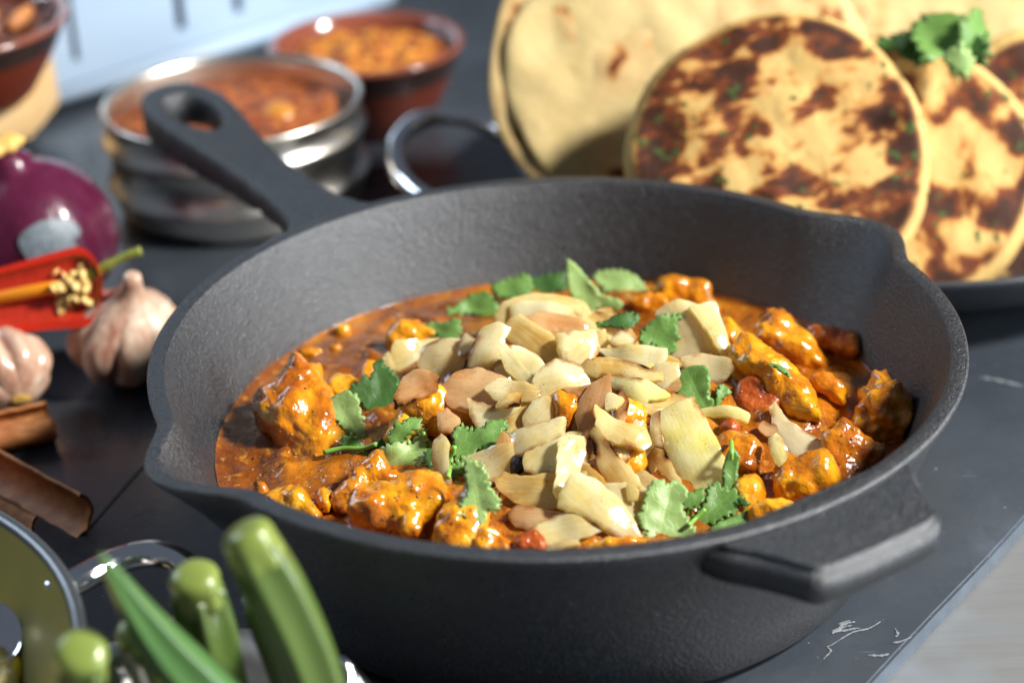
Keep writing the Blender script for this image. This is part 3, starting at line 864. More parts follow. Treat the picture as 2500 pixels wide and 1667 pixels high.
ON = [
 (7, [(-30,700),(60,620),(150,600),(250,640),(330,700),(300,780),(150,790),(20,770)], 'onion_pink', 'dark caramelised onion mass tucked low in the heap', {'k': 20}),
 (7, [(200,690),(260,640),(360,660),(440,690),(430,740),(330,750),(240,740)], 'onion_clear', 'soft translucent onion strand low in the heap', {}),
 (7, [(240,780),(300,720),(360,720),(350,770),(290,790)], 'onion_gold', 'small browned onion scrap beneath the heap', {}),
 (6, [(1035,340),(1060,313),(1250,298),(1275,330),(1190,430),(1060,475),(1035,420)], 'onion_pale', 'white cup shaped onion piece at the heap\'s edge behind the dark leaf', {'k': -45}),
 (6, [(975,410),(1010,366),(1042,450),(1085,530),(1060,570),(1000,480)], 'onion_pale', 'thin pale onion spike behind the dark coriander leaf', {}),
 (6, [(1190,430),(1210,340),(1300,308),(1400,310),(1455,370),(1435,440),(1350,512),(1260,524)], 'onion_clear', 'rounded translucent onion piece next to the white cup', {'k': 50}),
 (6, [(1055,610),(1090,500),(1150,468),(1260,500),(1255,560),(1150,610),(1060,660)], 'onion_pink', 'pinkish brown wrinkled onion strip below the white cup', {}),
 (6, [(1380,330),(1430,270),(1480,300),(1470,370),(1400,380)], 'onion_clear', 'small clear onion flap above the rounded piece', {}),
 (6, [(1280,700),(1330,680),(1390,730),(1360,800),(1290,790)], 'onion_pink', 'small red brown onion scrap on yellow chicken', {}),
 (7, [(225,200),(260,143),(300,215),(297,270),(260,312),(228,280)], 'onion_pale', 'upright teardrop onion sliver beside the far coriander', {'up': .1}),
 (7, [(260,330),(310,260),(420,225),(540,230),(640,250),(690,330),(640,420),(480,420),(330,400)], 'onion_gold', 'broad browned onion layer crowning the heap', {'k': 30}),
 (7, [(330,275),(400,250),(520,255),(610,290),(672,365),(600,340),(500,318),(400,325),(345,335)], 'onion_pale', 'arched pale onion strip across the top of the heap', {}),
 (7, [(690,350),(760,310),(830,330),(900,380),(940,440),(900,475),(800,470),(710,500)], 'onion_gold', 'crumpled brown edged onion behind the top cube', {}),
 (7, [(820,455),(870,390),(940,440),(920,480),(850,480)], 'onion_pale', 'small curled onion beside the dark sprig on top', {}),
 (7, [(700,440),(780,388),(805,460),(725,505)], 'onion_gold', 'small golden onion wedge behind the heap top', {}),
 (7, [(105,560),(120,480),(170,390),(230,370),(295,400),(265,440),(255,520),(205,612),(140,612)], 'onion_clear', 'upright translucent onion petal with grey speckles', {'k': 55, 'up': .15}),
 (7, [(1060,545),(1110,480),(1120,430),(1070,330),(1160,278),(1260,290),(1340,430),(1372,482),(1250,532),(1150,552)], 'onion_pale', 'broad pale onion sheet with a brown dot on the right', {'k': 25}),
 (7, [(1230,288),(1350,268),(1370,330),(1418,470),(1400,505),(1350,465),(1280,350)], 'onion_pale', 'pale folded flap behind the broad onion sheet', {}),
 (7, [(1200,540),(1290,518),(1410,545),(1428,592),(1380,642),(1310,655),(1210,590)], 'onion_clear', 'clear pinkish onion piece under the broad sheet', {}),
 (7, [(395,335),(470,303),(560,318),(650,348),(698,402),(640,432),(560,428),(480,412),(420,382)], 'onion_pink', 'glossy reddish brown onion roll at the top', {'k': 70}),
 (7, [(255,490),(290,478),(330,520),(380,590),(445,650),(400,668),(350,642),(290,590)], 'onion_pale', 'slim spotted onion petal at the left of the heap top', {}),
 (7, [(290,400),(330,355),(370,338),(430,380),(500,420),(555,480),(580,560),(520,560),(440,510),(370,475),(310,440)], 'onion_gold', 'peppered golden onion petal facing up at the top', {'k': 40}),
 (7, [(310,485),(360,480),(430,518),(472,570),(505,620),(450,632),(390,602),(350,560)], 'onion_pale', 'shiny narrow onion petal below the peppered one', {'k': 60}),
 (7, [(1050,580),(1150,568),(1158,620),(1080,692),(1030,662),(1040,610)], 'onion_clear', 'clear onion corner under the long golden strip', {}),
 (7, [(805,715),(880,740),(850,785),(800,800)], 'onion_pale', 'small pale triangle between brown onions', {}),
 (7, [(440,660),(480,590),(540,556),(620,573),(765,620),(758,642),(640,692),(540,738),(460,744)], 'onion_pale', 'big pale clean cut onion slab across the heap', {'k': 28}),
 (7, [(680,585),(730,550),(830,538),(960,573),(1045,600),(1052,640),(980,648),(880,637),(760,622)], 'onion_gold', 'long golden onion strip lying across the heap', {'k': 50}),
 (7, [(780,490),(880,476),(1000,478),(1082,490),(1087,525),(1040,588),(960,572),(860,542)], 'onion_pale', 'pale onion piece with sparkling wet grains', {'k': 30}),
 (7, [(555,430),(620,424),(722,413),(727,470),(742,490),(700,572),(660,592),(590,562),(565,500)], 'onion_pale', 'blocky pale onion cube at the centre top', {'T': .0022, 'k': 30, 'lift': .002}),
 (7, [(590,690),(680,680),(765,648),(725,692),(680,742),(640,737)], 'onion_pink', 'torn brown onion wing left of the tall brown petal', {}),
 (7, [(650,830),(665,760),(710,690),(802,643),(807,740),(780,840),(745,902),(690,937),(665,890)], 'onion_pink', 'tall brown translucent onion petal in the middle', {'k': 45, 'up': .15}),
 (7, [(805,640),(900,643),(1000,660),(1098,715),(1040,742),(1000,747),(960,797),(900,732),(850,690)], 'onion_green', 'yellow green onion petal folded like a roof', {'k': 60}),
 (7, [(965,792),(1040,745),(1130,723),(1190,743),(1213,775),(1150,812),(1080,828),(1000,807)], 'onion_gold', 'toasted onion strip with a black tip', {'k': 50}),
 (7, [(105,763),(200,790),(342,788),(270,842),(190,902),(150,897),(115,830)], 'onion_pale', 'pale onion triangle behind the upright coriander leaf', {}),
 (7, [(265,945),(285,880),(330,800),(400,758),(425,780),(380,850),(390,905),(330,945)], 'onion_gold', 'spice crusted onion piece beside the pinkish slice', {}),
 (7, [(375,845),(420,773),(480,748),(532,753),(537,800),(500,862),(450,892),(400,897)], 'onion_clear', 'pinkish striped onion slice leaning on the crusted piece', {'k': 40}),
 (7, [(755,790),(830,840),(900,878),(970,890),(1002,962),(960,987),(880,967),(800,932),(765,880)], 'onion_gold', 'charred edge onion strip right of the tall brown petal', {'k': 55}),
 (7, [(1030,830),(1072,818),(1067,870),(1082,972),(1040,962),(1025,900)], 'onion_clear', 'narrow clear onion behind the biggest petal', {}),
 (7, [(1028,970),(1080,983),(1132,1090),(1172,1162),(1120,1147),(1070,1102),(1040,1040)], 'onion_gold', 'rusty speckled onion sliver beside the biggest petal', {}),
 (7, [(1260,797),(1340,780),(1450,788),(1507,810),(1492,847),(1400,827),(1290,822)], 'onion_green', 'thin curved onion slice on the right hand sauce', {'k': 70}),
 (7, [(1070,870),(1100,835),(1180,795),(1240,773),(1272,840),(1322,930),(1392,1080),(1398,1160),(1310,1218),(1190,1172),(1130,1080),(1085,980)], 'onion_green', 'biggest smooth onion petal with pale green lower end', {'k': 30, 'T': .0020, 'lift': .002, 'pct': 70}),
 (7, [(740,992),(735,940),(755,908),(800,960),(850,1030),(942,1130),(948,1167),(880,1188),(820,1167),(770,1090)], 'onion_gold', 'pointed golden petal with a burnt tip hanging down', {'k': 45}),
 (7, [(100,1040),(200,1000),(300,985),(312,1060),(250,1142),(190,1182),(120,1112)], 'onion_clear', 'beige translucent onion sheet beside the hanging leaf', {'k': 20}),
 (6, [(1248,940),(1265,868),(1300,828),(1338,880),(1330,950),(1348,1060),(1365,1150),(1310,1112),(1265,1030)], 'onion_pale', 'upright pale onion sliver beside the coriander stem', {'k': 60, 'up': .12}),
 (7, [(555,972),(600,955),(680,956),(662,1070),(622,1160),(572,1242),(530,1182),(545,1120),(550,1040)], 'onion_pale', 'glistening curved onion wall behind the black charred bit', {'k': 40}),
 (7, [(390,1070),(400,1030),(500,985),(548,958),(553,1040),(510,1112),(440,1122),(395,1100)], 'onion_pale', 'plain pale onion square below the white bar', {'k': 20}),
 (7, [(320,1032),(325,935),(340,915),(450,878),(557,848),(547,930),(470,985),(350,1025)], 'onion_pale', 'clean white onion bar near the black charred bit', {'T': .0018, 'k': 25, 'lift': .0015}),
 (7, [(255,1160),(300,1128),(400,1150),(535,1128),(570,1150),(600,1172),(572,1242),(510,1288),(420,1283),(340,1252),(275,1195)], 'onion_gold', 'onion shell with a browned hollow and shiny rim', {'k': -40}),
 (7, [(305,1340),(350,1288),(430,1303),(545,1325),(480,1368),(400,1403),(340,1382)], 'onion_pink', 'flat mauve brown onion strip under the hollow shell', {}),
 (7, [(940,1142),(990,1118),(1062,1165),(1040,1192),(1000,1222),(950,1182)], 'onion_clear', 'frosty translucent onion bit behind the front coriander', {}),
 (7, [(805,1187),(870,1190),(942,1170),(1008,1250),(992,1310),(937,1383),(890,1352),(820,1262)], 'onion_clear', 'clear glassy onion square with bright glints', {'k': 15}),
 (7, [(900,1182),(930,1168),(957,1215),(952,1252),(910,1252)], 'onion_pale', 'short pale onion stub on the glassy square', {'k': 60}),
 (7, [(465,1500),(540,1482),(625,1470),(640,1490),(540,1507),(490,1533),(468,1533)], 'onion_clear', 'thin onion ribbon at the front rim', {}),
 (7, [(420,1420),(450,1390),(540,1343),(640,1328),(782,1390),(700,1432),(600,1467),(520,1492),(460,1487)], 'onion_pale', 'pale onion slice with golden blisters near the front rim', {'k': 45}),
 (7, [(580,1292),(600,1220),(650,1148),(740,1180),(822,1240),(902,1340),(947,1440),(930,1468),(860,1442),(760,1392),(660,1332)], 'onion_pale', 'large pale onion petal with brown crusty spots at the front', {'k': 35, 'T': .0018, 'lift': .0015}),
 (8, [(455,610),(480,590),(522,650),(517,687),(490,708),(460,662)], 'onion_green', 'yellowish onion crescent under the lone white slice', {'k': 40}),
 (8, [(473,502),(490,483),(530,540),(590,580),(668,620),(642,672),(590,693),(530,667),(490,602)], 'onion_pale', 'lone white onion slice resting on the right hand curry', {'k': 25, 'T': .0018}),
 (8, [(410,560),(430,535),(475,550),(478,580),(440,590)], 'onion_pink', 'small burnt brown onion scrap by the lone white slice', {}),
]
for z, pts, mt, lab, kw in ON: onion(z, pts, lab, mt, **kw)
def bead(z, pts, label):
    return chunk(z, pts, label, mat='char', name='charred_bit', cat='charred bit', up=.2, Tmax=.0022, pct=80, lift=.0010, group='burnt onion bits', amp=.5)
bead(7, [(308,1070),(315,1035),(345,1022),(392,1030),(395,1060),(370,1105),(345,1130),(312,1125)], 'black charred nub beside the white onion bar')

# ---- coriander
def sprig(label, loc_px, name='coriander_sprig', cat='coriander'):
    p = at(*loc_px, .06)
    return root(name, p, label, cat, 'coriander on the curry')
def stem(z, pts, rad, parent, lift=.0015):
    P = []
    for q in src(z, pts):
        h = cast(*q); P.append((h if h is not None else at(q[0], q[1], .055)) - ray(*q)*(rad+lift))
    C = catmull(P, 6); V, F = tube(C, rad, 8)
    return new_obj('stem', V, F, 'leaf_stem', parent)

s0 = sprig('loose bunch of coriander leaves against the far pan wall', (1350, 690), cat='coriander')
leaf(7, [(205,165),(300,128),(400,110),(412,200),(320,232),(250,215)], 'leaf', parent=s0)
leaf(7, [(400,135),(500,110),(610,105),(615,160),(520,200),(410,200)], 'leaf_dark', parent=s0)
leaf(7, [(0,285),(80,232),(130,200),(200,208),(243,290),(240,345),(180,322),(90,292),(0,312)], 'leaf', parent=s0)
leaf(7, [(730,112),(800,88),(900,93),(978,150),(983,202),(880,207),(790,192)], 'leaf_pale', parent=s0)
s = sprig('tall pale star shaped coriander leaf rising behind the onions', (1440, 720), 'coriander_leaf')
leaf(7, [(598,35),(640,60),(720,150),(762,210),(875,240),(840,292),(745,262),(720,315),(680,270),(612,200)], 'leaf_pale', up=.1, teeth=.0004, parent=s)
s = sprig('small bright coriander leaf on the chunk behind the white onion cup', (1085, 810), 'coriander_leaf')
leaf(6, [(1190,245),(1240,188),(1320,208),(1370,175),(1400,230),(1382,270),(1392,312),(1280,312),(1292,268)], 'leaf', parent=s)
s = sprig('dark feathery coriander sprig on top of the onion heap', (1560, 800))
leaf(7, [(690,362),(800,343),(860,308),(952,308),(952,352),(880,388),(800,367)], 'leaf_dark', parent=s)
leaf(7, [(975,392),(1060,330),(1205,322),(1142,352),(1157,420),(1112,525),(1080,492),(1040,452),(985,467)], 'leaf', parent=s)
s = sprig('square torn coriander leaf with a sprout on the right hand curry', (1690, 950))
leaf(7, [(1175,592),(1300,583),(1322,650),(1312,720),(1343,775),(1260,792),(1180,742),(1163,680)], 'leaf', parent=s, teeth=.0007)
leaf(7, [(1358,690),(1390,668),(1435,708),(1392,732),(1372,783),(1348,772)], 'leaf', parent=s, teeth=.0006)
s = sprig('tiny green coriander shred on the ridge shaped chunk', (1900, 895), 'coriander_leaf')
leaf(8, [(445,305),(480,308),(520,330),(535,358),(510,352),(470,322)], 'leaf', parent=s, teeth=.0003)
s = sprig('large dark green folded coriander leaf left of the onions', (900, 970), 'coriander_leaf')
leaf(6, [(778,585),(850,528),(920,490),(960,395),(985,450),(1020,468),(1068,545),(1050,590),(1068,640),(1040,702),(990,755),(920,682),(850,622)], 'leaf_dark', parent=s, teeth=.0015)
s = sprig('coriander sprig with ruffled leaves lying across the front chicken', (950, 1090))
leaf(6, [(668,640),(720,600),(832,603),(842,680),(888,832),(870,848),(820,812),(780,800),(740,750),(700,700)], 'leaf_pale', parent=s, teeth=.0013)
leaf(6, [(738,855),(800,815),(865,868),(855,902),(790,885)], 'leaf', parent=s)
leaf(6, [(860,892),(930,848),(1005,828),(995,862),(905,922)], 'leaf_dark', parent=s, teeth=.0006)
leaf(6, [(1000,852),(1020,788),(1090,738),(1150,718),(1184,760),(1130,802),(1060,862)], 'leaf', parent=s)
leaf(6, [(1200,900),(1248,878),(1248,1015),(1210,972)], 'leaf_dark', parent=s)
leaf(6, [(948,902),(1010,880),(1070,848),(1120,860),(1160,800),(1200,788),(1203,870),(1212,940),(1160,1014),(1100,1002),(1060,1002),(990,982),(985,940)], 'leaf_pale', parent=s, wave=.0045, teeth=.0014)
stem(6, [(648,905),(760,882),(860,885),(940,860)], .0009, s)
stem(6, [(1195,800),(1215,840),(1240,880)], .0008, s)
s = sprig('two lobed pale coriander sprig hanging over the front chicken', (1150, 1150))
leaf(6, [(1370,850),(1365,798),(1420,762),(1460,790),(1520,778),(1560,738),(1643,733),(1628,810),(1622,880),(1560,922),(1500,882),(1440,932),(1390,962)], 'leaf', parent=s, teeth=.0014)
leaf(6, [(1318,1062),(1340,1000),(1380,958),(1440,930),(1425,990),(1385,1040)], 'leaf', parent=s)
leaf(6, [(1425,958),(1460,958),(1500,988),(1532,1010),(1547,1090),(1592,1150),(1608,1190),(1580,1232),(1540,1212),(1520,1293),(1480,1262),(1400,1242),(1400,1180),(1440,1130),(1430,1040)], 'leaf_pale', parent=s, teeth=.0014)
stem(6, [(1365,870),(1350,950),(1330,1040)], .0009, s)
s = sprig('large light green coriander sprig at the front rim beside the onions', (1700, 1270))
leaf(7, [(1320,1422),(1370,1370),(1510,1308),(1523,1372),(1400,1424)], 'leaf', parent=s)
leaf(7, [(1395,1222),(1390,1090),(1432,985),(1475,1040),(1460,1130),(1472,1222)], 'leaf', parent=s, teeth=.0005, up=.15)
leaf(7, [(1178,1272),(1250,1198),(1303,1230),(1260,1292),(1220,1312)], 'leaf', parent=s)
leaf(7, [(1218,1362),(1300,1290),(1318,1178),(1400,1198),(1473,1240),(1462,1312),(1380,1352),(1270,1397)], 'leaf', parent=s, teeth=.0014)
leaf(7, [(968,1382),(985,1300),(1020,1200),(1060,1168),(1110,1190),(1150,1168),(1208,1220),(1170,1290),(1218,1370),(1243,1410),(1160,1473),(1060,1473),(968,1452),(1012,1420)], 'leaf_pale', parent=s, teeth=.0016)
leaf(7, [(1465,1240),(1500,1250),(1530,1280),(1500,1290),(1470,1270)], 'leaf_dark', parent=s, teeth=.0004)
stem(7, [(1432,955),(1435,1000),(1432,1050)], .0008, s)
stem(7, [(1215,1380),(1240,1360),(1300,1300)], .0008, s)

# ================================================================ THINGS AROUND THE SKILLET
def lathe_obj(name, prof, mat, parent, loc, n=96, rfun=None, M=None):
    V, F = lathe(prof, n, rfun); return new_obj(name, V, F, mat, parent, M or Matrix.Translation(loc))
def mound(name, mat, parent, loc, rad, h, amp, sc, n=48, m=22):
    V, F = [], []
    V.append((0, 0, h))
    for i in range(1, m+1):
        r = rad*i/m
        for k in range(n):
            a = 2*math.pi*k/n; x, y = r*math.cos(a), r*math.sin(a)
            V.append((x, y, h*(1-(i/m)**2) + amp*fbm((x+loc[0], y+loc[1], .7), sc, 3)*(1 if i < m else .3)))
    for k in range(n): F.append((0, 1+k, 1+(k+1) % n))
    for i in range(m-1):
        for k in range(n):
            a = 1+i*n; b = a+n; F.append((a+k, b+k, b+(k+1) % n, a+(k+1) % n))
    return new_obj(name, V, F, mat, parent, Matrix.Translation(loc))
# steel pot
PC = (-.1465, .3095, 0)
t = root('steel_pot', PC, 'low stainless steel pot with two ridges, holding red stew', 'pot')
lathe_obj('body', [(0, .0), (.054, 0), (.0595, .0025), (.0618, .008), (.0622, .0125), (.0645, .0145), (.0650, .0165), (.0640, .0185), (.0618, .0205), (.0615, .0345), (.0640, .0365),
                   (.0650, .0385), (.0642, .0405), (.0622, .0425), (.0622, .0505), (.0635, .0520), (.0640, .0535), (.0628, .0545), (.0612, .0535), (.0605, .05), (.0600, .02), (.055, .005), (0, .004)], 'steel', t, PC)
tag(mound('red_stew', 'red_stew', None, (PC[0], PC[1], .0415), .0603, .007, .005, 75), 'chunky red stew filling the steel pot', 'stew', kind='stuff')
for i, (x, y, rr) in enumerate(((.022, -.004, .010), (-.03, -.02, .008), (-.018, .026, .008))):
    V, F = lathe([(0, -rr*.6)]+[(rr*math.cos(R(a)), rr*.6*math.sin(R(a))) for a in range(-75, 90, 15)]+[(0, rr*.6)], 24)
    V = [Vector(v)*(1+.25*noise.noise(Vector(v)*90+Vector((i*3, 0, 0)))) for v in V]
    tag(new_obj('stew_lump', V, F, 'stew_knob' if i == 0 else 'red_stew', None, Matrix.Translation((PC[0]+x, PC[1]+y, .0450))), 'yellowish rounded lump poking out of the stew in the steel pot' if i == 0 else 'dark red lump sunk in the stew in the steel pot', 'stew lump', 'lumps in the steel pot stew')
# clay bowl with lentils
def clay_bowl(loc, rad, h, label, wall='terracotta', inner='terracotta_glazed'):
    t = root('clay_bowl', loc, label, 'bowl')
    k = rad
    lathe_obj('base', [(0, 0), (k*.60, 0), (k*.64, h*.06), (k*.80, h*.45), (k*.885, h*.66)], wall, t, loc)
    lathe_obj('glazed_band', [(k*.885, h*.66), (k*.95, h*.86), (k*.985, h*.95)], 'glaze_dark', t, loc)
    lathe_obj('rim', [(k*.985, h*.95), (k*1.0, h*.985), (k*.985, h*1.01), (k*.93, h*1.0), (k*.89, h*.95), (k*.84, h*.80), (k*.70, h*.35), (k*.5, h*.12), (0, h*.09)], inner, t, loc)
    return t
BC = (-.0860, .4070, 0)
clay_bowl(BC, .0525, .046, 'dark red clay bowl with glazed rim holding yellow lentils, behind the steel pot')
tag(mound('lentil_stew', 'lentil_stew', None, (BC[0], BC[1], .0375), .0450, .006, .004, 90), 'orange yellow lentils heaped in the dark red clay bowl', 'lentils', kind='stuff')
# timber stand with second clay bowl
WL = at(10, 440, 0)
t = root('wooden_stand', (-.285, .365, 0), 'pale wooden stand with thick top under a clay bowl', 'stand')
V, F = bevel_prism([(-.246, .376), (-.27, .47), (-.40, .47), (-.40, .30), (-.275, .313), (-.250, .335)], .027, .050, .004)
new_obj('top', V, F, 'light_wood', t, smooth=False)
for x, y in ((-.277, .350), (-.37, .33), (-.33, .44)):
    V, F = bevel_box(.020, .020, .0272, .002); new_obj('leg', V, F, 'light_wood', t, Matrix.Translation((x, y, .0136)), smooth=False)
SC = (-.2870, .3380, .050)
clay_bowl(SC, .060, .040, 'clay bowl with dark glazed band and brown spices, set on the wooden stand')
tag(mound('dark_spices', 'dark_spice', None, (SC[0], SC[1], SC[2]+.030), .0510, .006, .008, 70), 'coarse brown spices in the clay bowl on the stand', 'spices', kind='stuff')
for i in range(9):
    a = i*2.4; r = .012+.003*i
    c = Vector((SC[0]+r*math.cos(a), SC[1]+r*math.sin(a)*.9, SC[2]+.036)); dd = Vector((math.cos(a*1.7), math.sin(a*1.7), .15)).normalized()
    V, F = tube([c-dd*.011, c-dd*.004, c+dd*.004, c+dd*.010], [.003, .0042, .0040, .0025], 8)
    tag(new_obj('spice_piece', V, F, 'cinnamon_bark'), 'curl of brown bark spice in the bowl on the stand', 'spice', 'bark pieces in the raised bowl')
# pale slotted metal crate behind
A = Vector((-.262, .4520)); B_ = Vector((-.098, .6000)); dx = (B_-A).normalized(); dn = Vector((-dx.y, dx.x))
t = root('slotted_crate', (A.x, A.y, 0), 'pale blue white metal crate with narrow vertical slots', 'crate')
def wall_with_slots(A, dx, dn, length, slots, z0=.001, z1=.16, th=.004):
    V, F = [], []
    def P(u, z, s): q = A+dx*u+dn*s; return (q.x, q.y, z)
    us = [-.0]; segs = []
    u = 0.0
    def blk(u0, u1, za, zb):
        b = len(V)
        for s in (0, th):
            V.extend([P(u0, za, s), P(u1, za, s), P(u1, zb, s), P(u0, zb, s)])
        F.extend([(b, b+1, b+2, b+3), (b+7, b+6, b+5, b+4), (b, b+4, b+5, b+1), (b+1, b+5, b+6, b+2), (b+2, b+6, b+7, b+3), (b+3, b+7, b+4, b)])
    prev = -.02
    for (c, w_, za, zb) in slots:
        blk(prev, c-w_/2, z0, z1); blk(c-w_/2, c+w_/2, z0, za); blk(c-w_/2, c+w_/2, zb, z1); prev = c+w_/2
    blk(prev, length, z0, z1)
    return V, F
V, F = wall_with_slots(A, dx, dn, .24, [(.0125, .0042, .024, .10), (.084, .0062, .024, .10), (.125, .0060, .024, .10), (.170, .0060, .024, .10)])
new_obj('front_panel', V, F, 'pale_metal', t, smooth=False)
V, F = wall_with_slots(A+dn*.12, dx, dn, .24, [(.05, .005, .024, .10)]); new_obj('back_panel', V, F, 'pale_metal', t, smooth=False)
V, F = wall_with_slots(A+dn*.03, dx, dn, .235, [(.05, .005, .15, .155)], .004, .155, .003); new_obj('slot_shade_sheet', V, F, 'slot_shade', t, smooth=False)  # dark sheet behind the slots, its colour paints the shade inside
V, F = bevel_box(.262, .010, .012, .003)
Mx = Matrix((Vector((dx.x, dx.y, 0)), Vector((dn.x, dn.y, 0)), Vector((0, 0, 1)))).transposed().to_4x4(); c = A+dx*.11-dn*.0035; Mx.translation = (c.x, c.y, .0075)
new_obj('bottom_rail', V, F, 'pale_metal', t, Mx)
# red onion
OC = Vector((-.2235, .1905, 0)); OR = .0365
t = root('red_onion', OC, 'glossy purple red onion with a grey patch and tan root end', 'onion')
def onion_r(a, r, z): return r*(1+.018*math.sin(5*a)+.012*math.sin(9*a+1)), z
Mo = Matrix.Translation(OC+Vector((0, 0, .036))) @ Matrix.Rotation(R(-10), 4, 'Y')
prof = [(0, -.035)]+[(OR*math.cos(R(a)), .036*math.sin(R(a))) for a in range(-80, 75, 8)]+[(.011, .0375), (.0075, .0405), (.006, .043), (0, .0435)]
V, F = lathe(prof, 64, onion_r); new_obj('skin', V, F, 'red_onion_skin', t, Mo)
V, F = lathe([(0, .0432), (.0085, .0425), (.0095, .045), (.007, .0475), (0, .0482)], 24, lambda a, r, z: (r*(1+.2*math.sin(7*a)), z)); new_obj('root_end', V, F, 'onion_root', t, Mo)
V, F = [], []
for i in range(13):
    for k in range(28):
        a = 2*math.pi*k/28; q = i/12; u = q*.38*math.cos(a)*(1+.12*math.sin(3*a)); v = q*.36*math.sin(a)
        d = Vector((math.sin(R(27)+u), -math.cos(R(27)+u), .30+v)).normalized()
        V.append(Vector((d.x*OR*1.012, d.y*OR*1.012, d.z*.0368*1.012)))
for i in range(12):
    for k in range(28): F.append((i*28+k, (i+1)*28+k, (i+1)*28+(k+1) % 28, i*28+(k+1) % 28))
new_obj('grey_patch', V, F, 'onion_patch', t, Matrix.Translation(OC+Vector((0, 0, .036))))  # thin grey patch laid just over the skin
# garlic bulbs
def garlic(c, rad, seed, label, tilt=(0, 0), squash=.82):
    t = root('garlic_bulb', (c[0], c[1], 0), label, 'garlic', 'garlic bulbs beside the skillet')
    M = Matrix.Translation((c[0], c[1], rad*squash*.94)) @ Matrix.Rotation(R(tilt[0]), 4, 'X') @ Matrix.Rotation(R(tilt[1]), 4, 'Y')
    prof = [(0, -.94)]+[(math.cos(R(a))*1.0, .94*math.sin(R(a))) for a in range(-78, 40, 8)]+[(.70, .72), (.48, .92), (.30, 1.10), (.20, 1.30), (.16, 1.5), (.13, 1.68), (0, 1.70)]
    prof = [(r*rad, z*rad*squash) for r, z in prof]
    def rf(a, r, z):
        h = max(0, 1-abs(z/(rad*squash*1.2)))
        lob = abs(math.sin(4.0*a+seed))**.55
        return r*(1 - .30*(1-lob)*h + .05*math.sin(2*a+seed)), z
    V, F = lathe(prof, 112, rf)
    V = [Vector(v)+Vector(v).normalized()*(noise.noise(Vector(v)*120+Vector((seed, 0, 0)))*.0011) if Vector(v).length > 1e-6 else Vector(v) for v in V]
    new_obj('bulb', V, F, 'garlic_skin', t, M)
    V, F = lathe([(0, -rad*squash*.97), (rad*.22, -rad*squash*.965), (rad*.26, -rad*squash*.90), (rad*.2, -rad*squash*.85)], 20); new_obj('root_plate', V, F, 'onion_root', t, M)
garlic((-.1735, .1235), .0245, .6, 'whole pinkish garlic bulb with papery neck, touching the skillet wall', (14, 12))
garlic((-.2210, .1030), .0190, 2.1, 'pale garlic bulb with peeling skin beside the cinnamon', (-60, -30), .9)
# halved chilli, resting on the garlic
t = root('halved_chilli', at(60, 715, .032), 'halved red chilli lying open with pale seeds and green stem', 'chilli')
ca = at(250, 690, .046); cb = at(-60, 745, .038)
axis = (cb-ca).normalized(); sidev = axis.cross(Vector((0, 0, 1))).normalized(); upv = sidev.cross(axis).normalized()
face_n = (upv*.62 - Vector((0, 1, 0))*.80).normalized(); face_n = (face_n-axis*face_n.dot(axis)).normalized(); sd = axis.cross(face_n)
def chilli_half(scale, depth, mat, name, lo=.0):
    V, F = [], []; NS, NK = 26, 16; Ln = (cb-ca).length
    for i in range(NS):
        q = i/(NS-1); wv = .0175*scale*math.sqrt(1-(1-min(q/.20, 1))**2)*(1-.30*q)+.0004
        for k in range(NK+1):
            a = math.pi*k/NK
            V.append(ca + axis*(Ln*q) + sd*(wv*math.cos(a)) - face_n*(wv*depth*math.sin(a)+lo))
    for i in range(NS-1):
        for k in range(NK): F.append((i*(NK+1)+k, i*(NK+1)+k+1, (i+1)*(NK+1)+k+1, (i+1)*(NK+1)+k))
    return V, F, NS, NK
Vo, Fo, NS, NK = chilli_half(1.0, .75, None, None); Vi, Fi, _, _ = chilli_half(.80, .36, None, None, .0)
b = len(Vo); rimF = []
for i in range(NS-1):
    for e in (0, NK): rimF.append((i*(NK+1)+e, (i+1)*(NK+1)+e, b+(i+1)*(NK+1)+e, b+i*(NK+1)+e))
new_obj('skin', Vo+Vi[:0], Fo, 'chilli_skin' if 'chilli_skin' in MATS else 'chili_skin', t)
allV = Vo+Vi
new_obj('cut_rim', allV, rimF, 'chili_skin', t)
new_obj('inner_flesh', Vi, Fi, 'chili_flesh', t)
Ln = (cb-ca).length
P = [ca+axis*(Ln*q)-face_n*(.006-.004*math.sin(q*3))+sd*.002 for q in (.38, .5, .65, .8, 1.0)]
V, F = tube(catmull(P, 5), .0028, 10); new_obj('rib', V, F, 'chili_rib', t)
V, F = lathe([(0, -.0008), (.0015, -.0006), (.0022, 0), (.0015, .0006), (0, .0008)], 10); sv, sf = V, F; seed_me = None
for i in range(64):
    q = .10+.28*random.random()**.9; off = random.gauss(0, .0045)
    c = ca+axis*(Ln*q)+sd*off - face_n*(.005-.007*random.random()*(1-abs(off)/.012))
    M = Matrix.Translation(c) @ Matrix.Rotation(random.uniform(0, 6), 4, Vector((random.random(), random.random(), random.random()+.1)).normalized())
    if seed_me is None: o = new_obj('seed', sv, sf, 'chili_seed', t, M); seed_me = o.data
    else: new_obj('seed', None, None, None, t, M, data=seed_me)
P = [at(222, 672, .046), at(250, 655, .049), at(300, 628, .053), at(345, 612, .055)]
V, F = tube(catmull(P, 5), [.0030]*4+[.0022]*4+[.0017]*4+[.0019]*3+[.0021], 10); new_obj('stem', V, F, 'chili_stem', t)
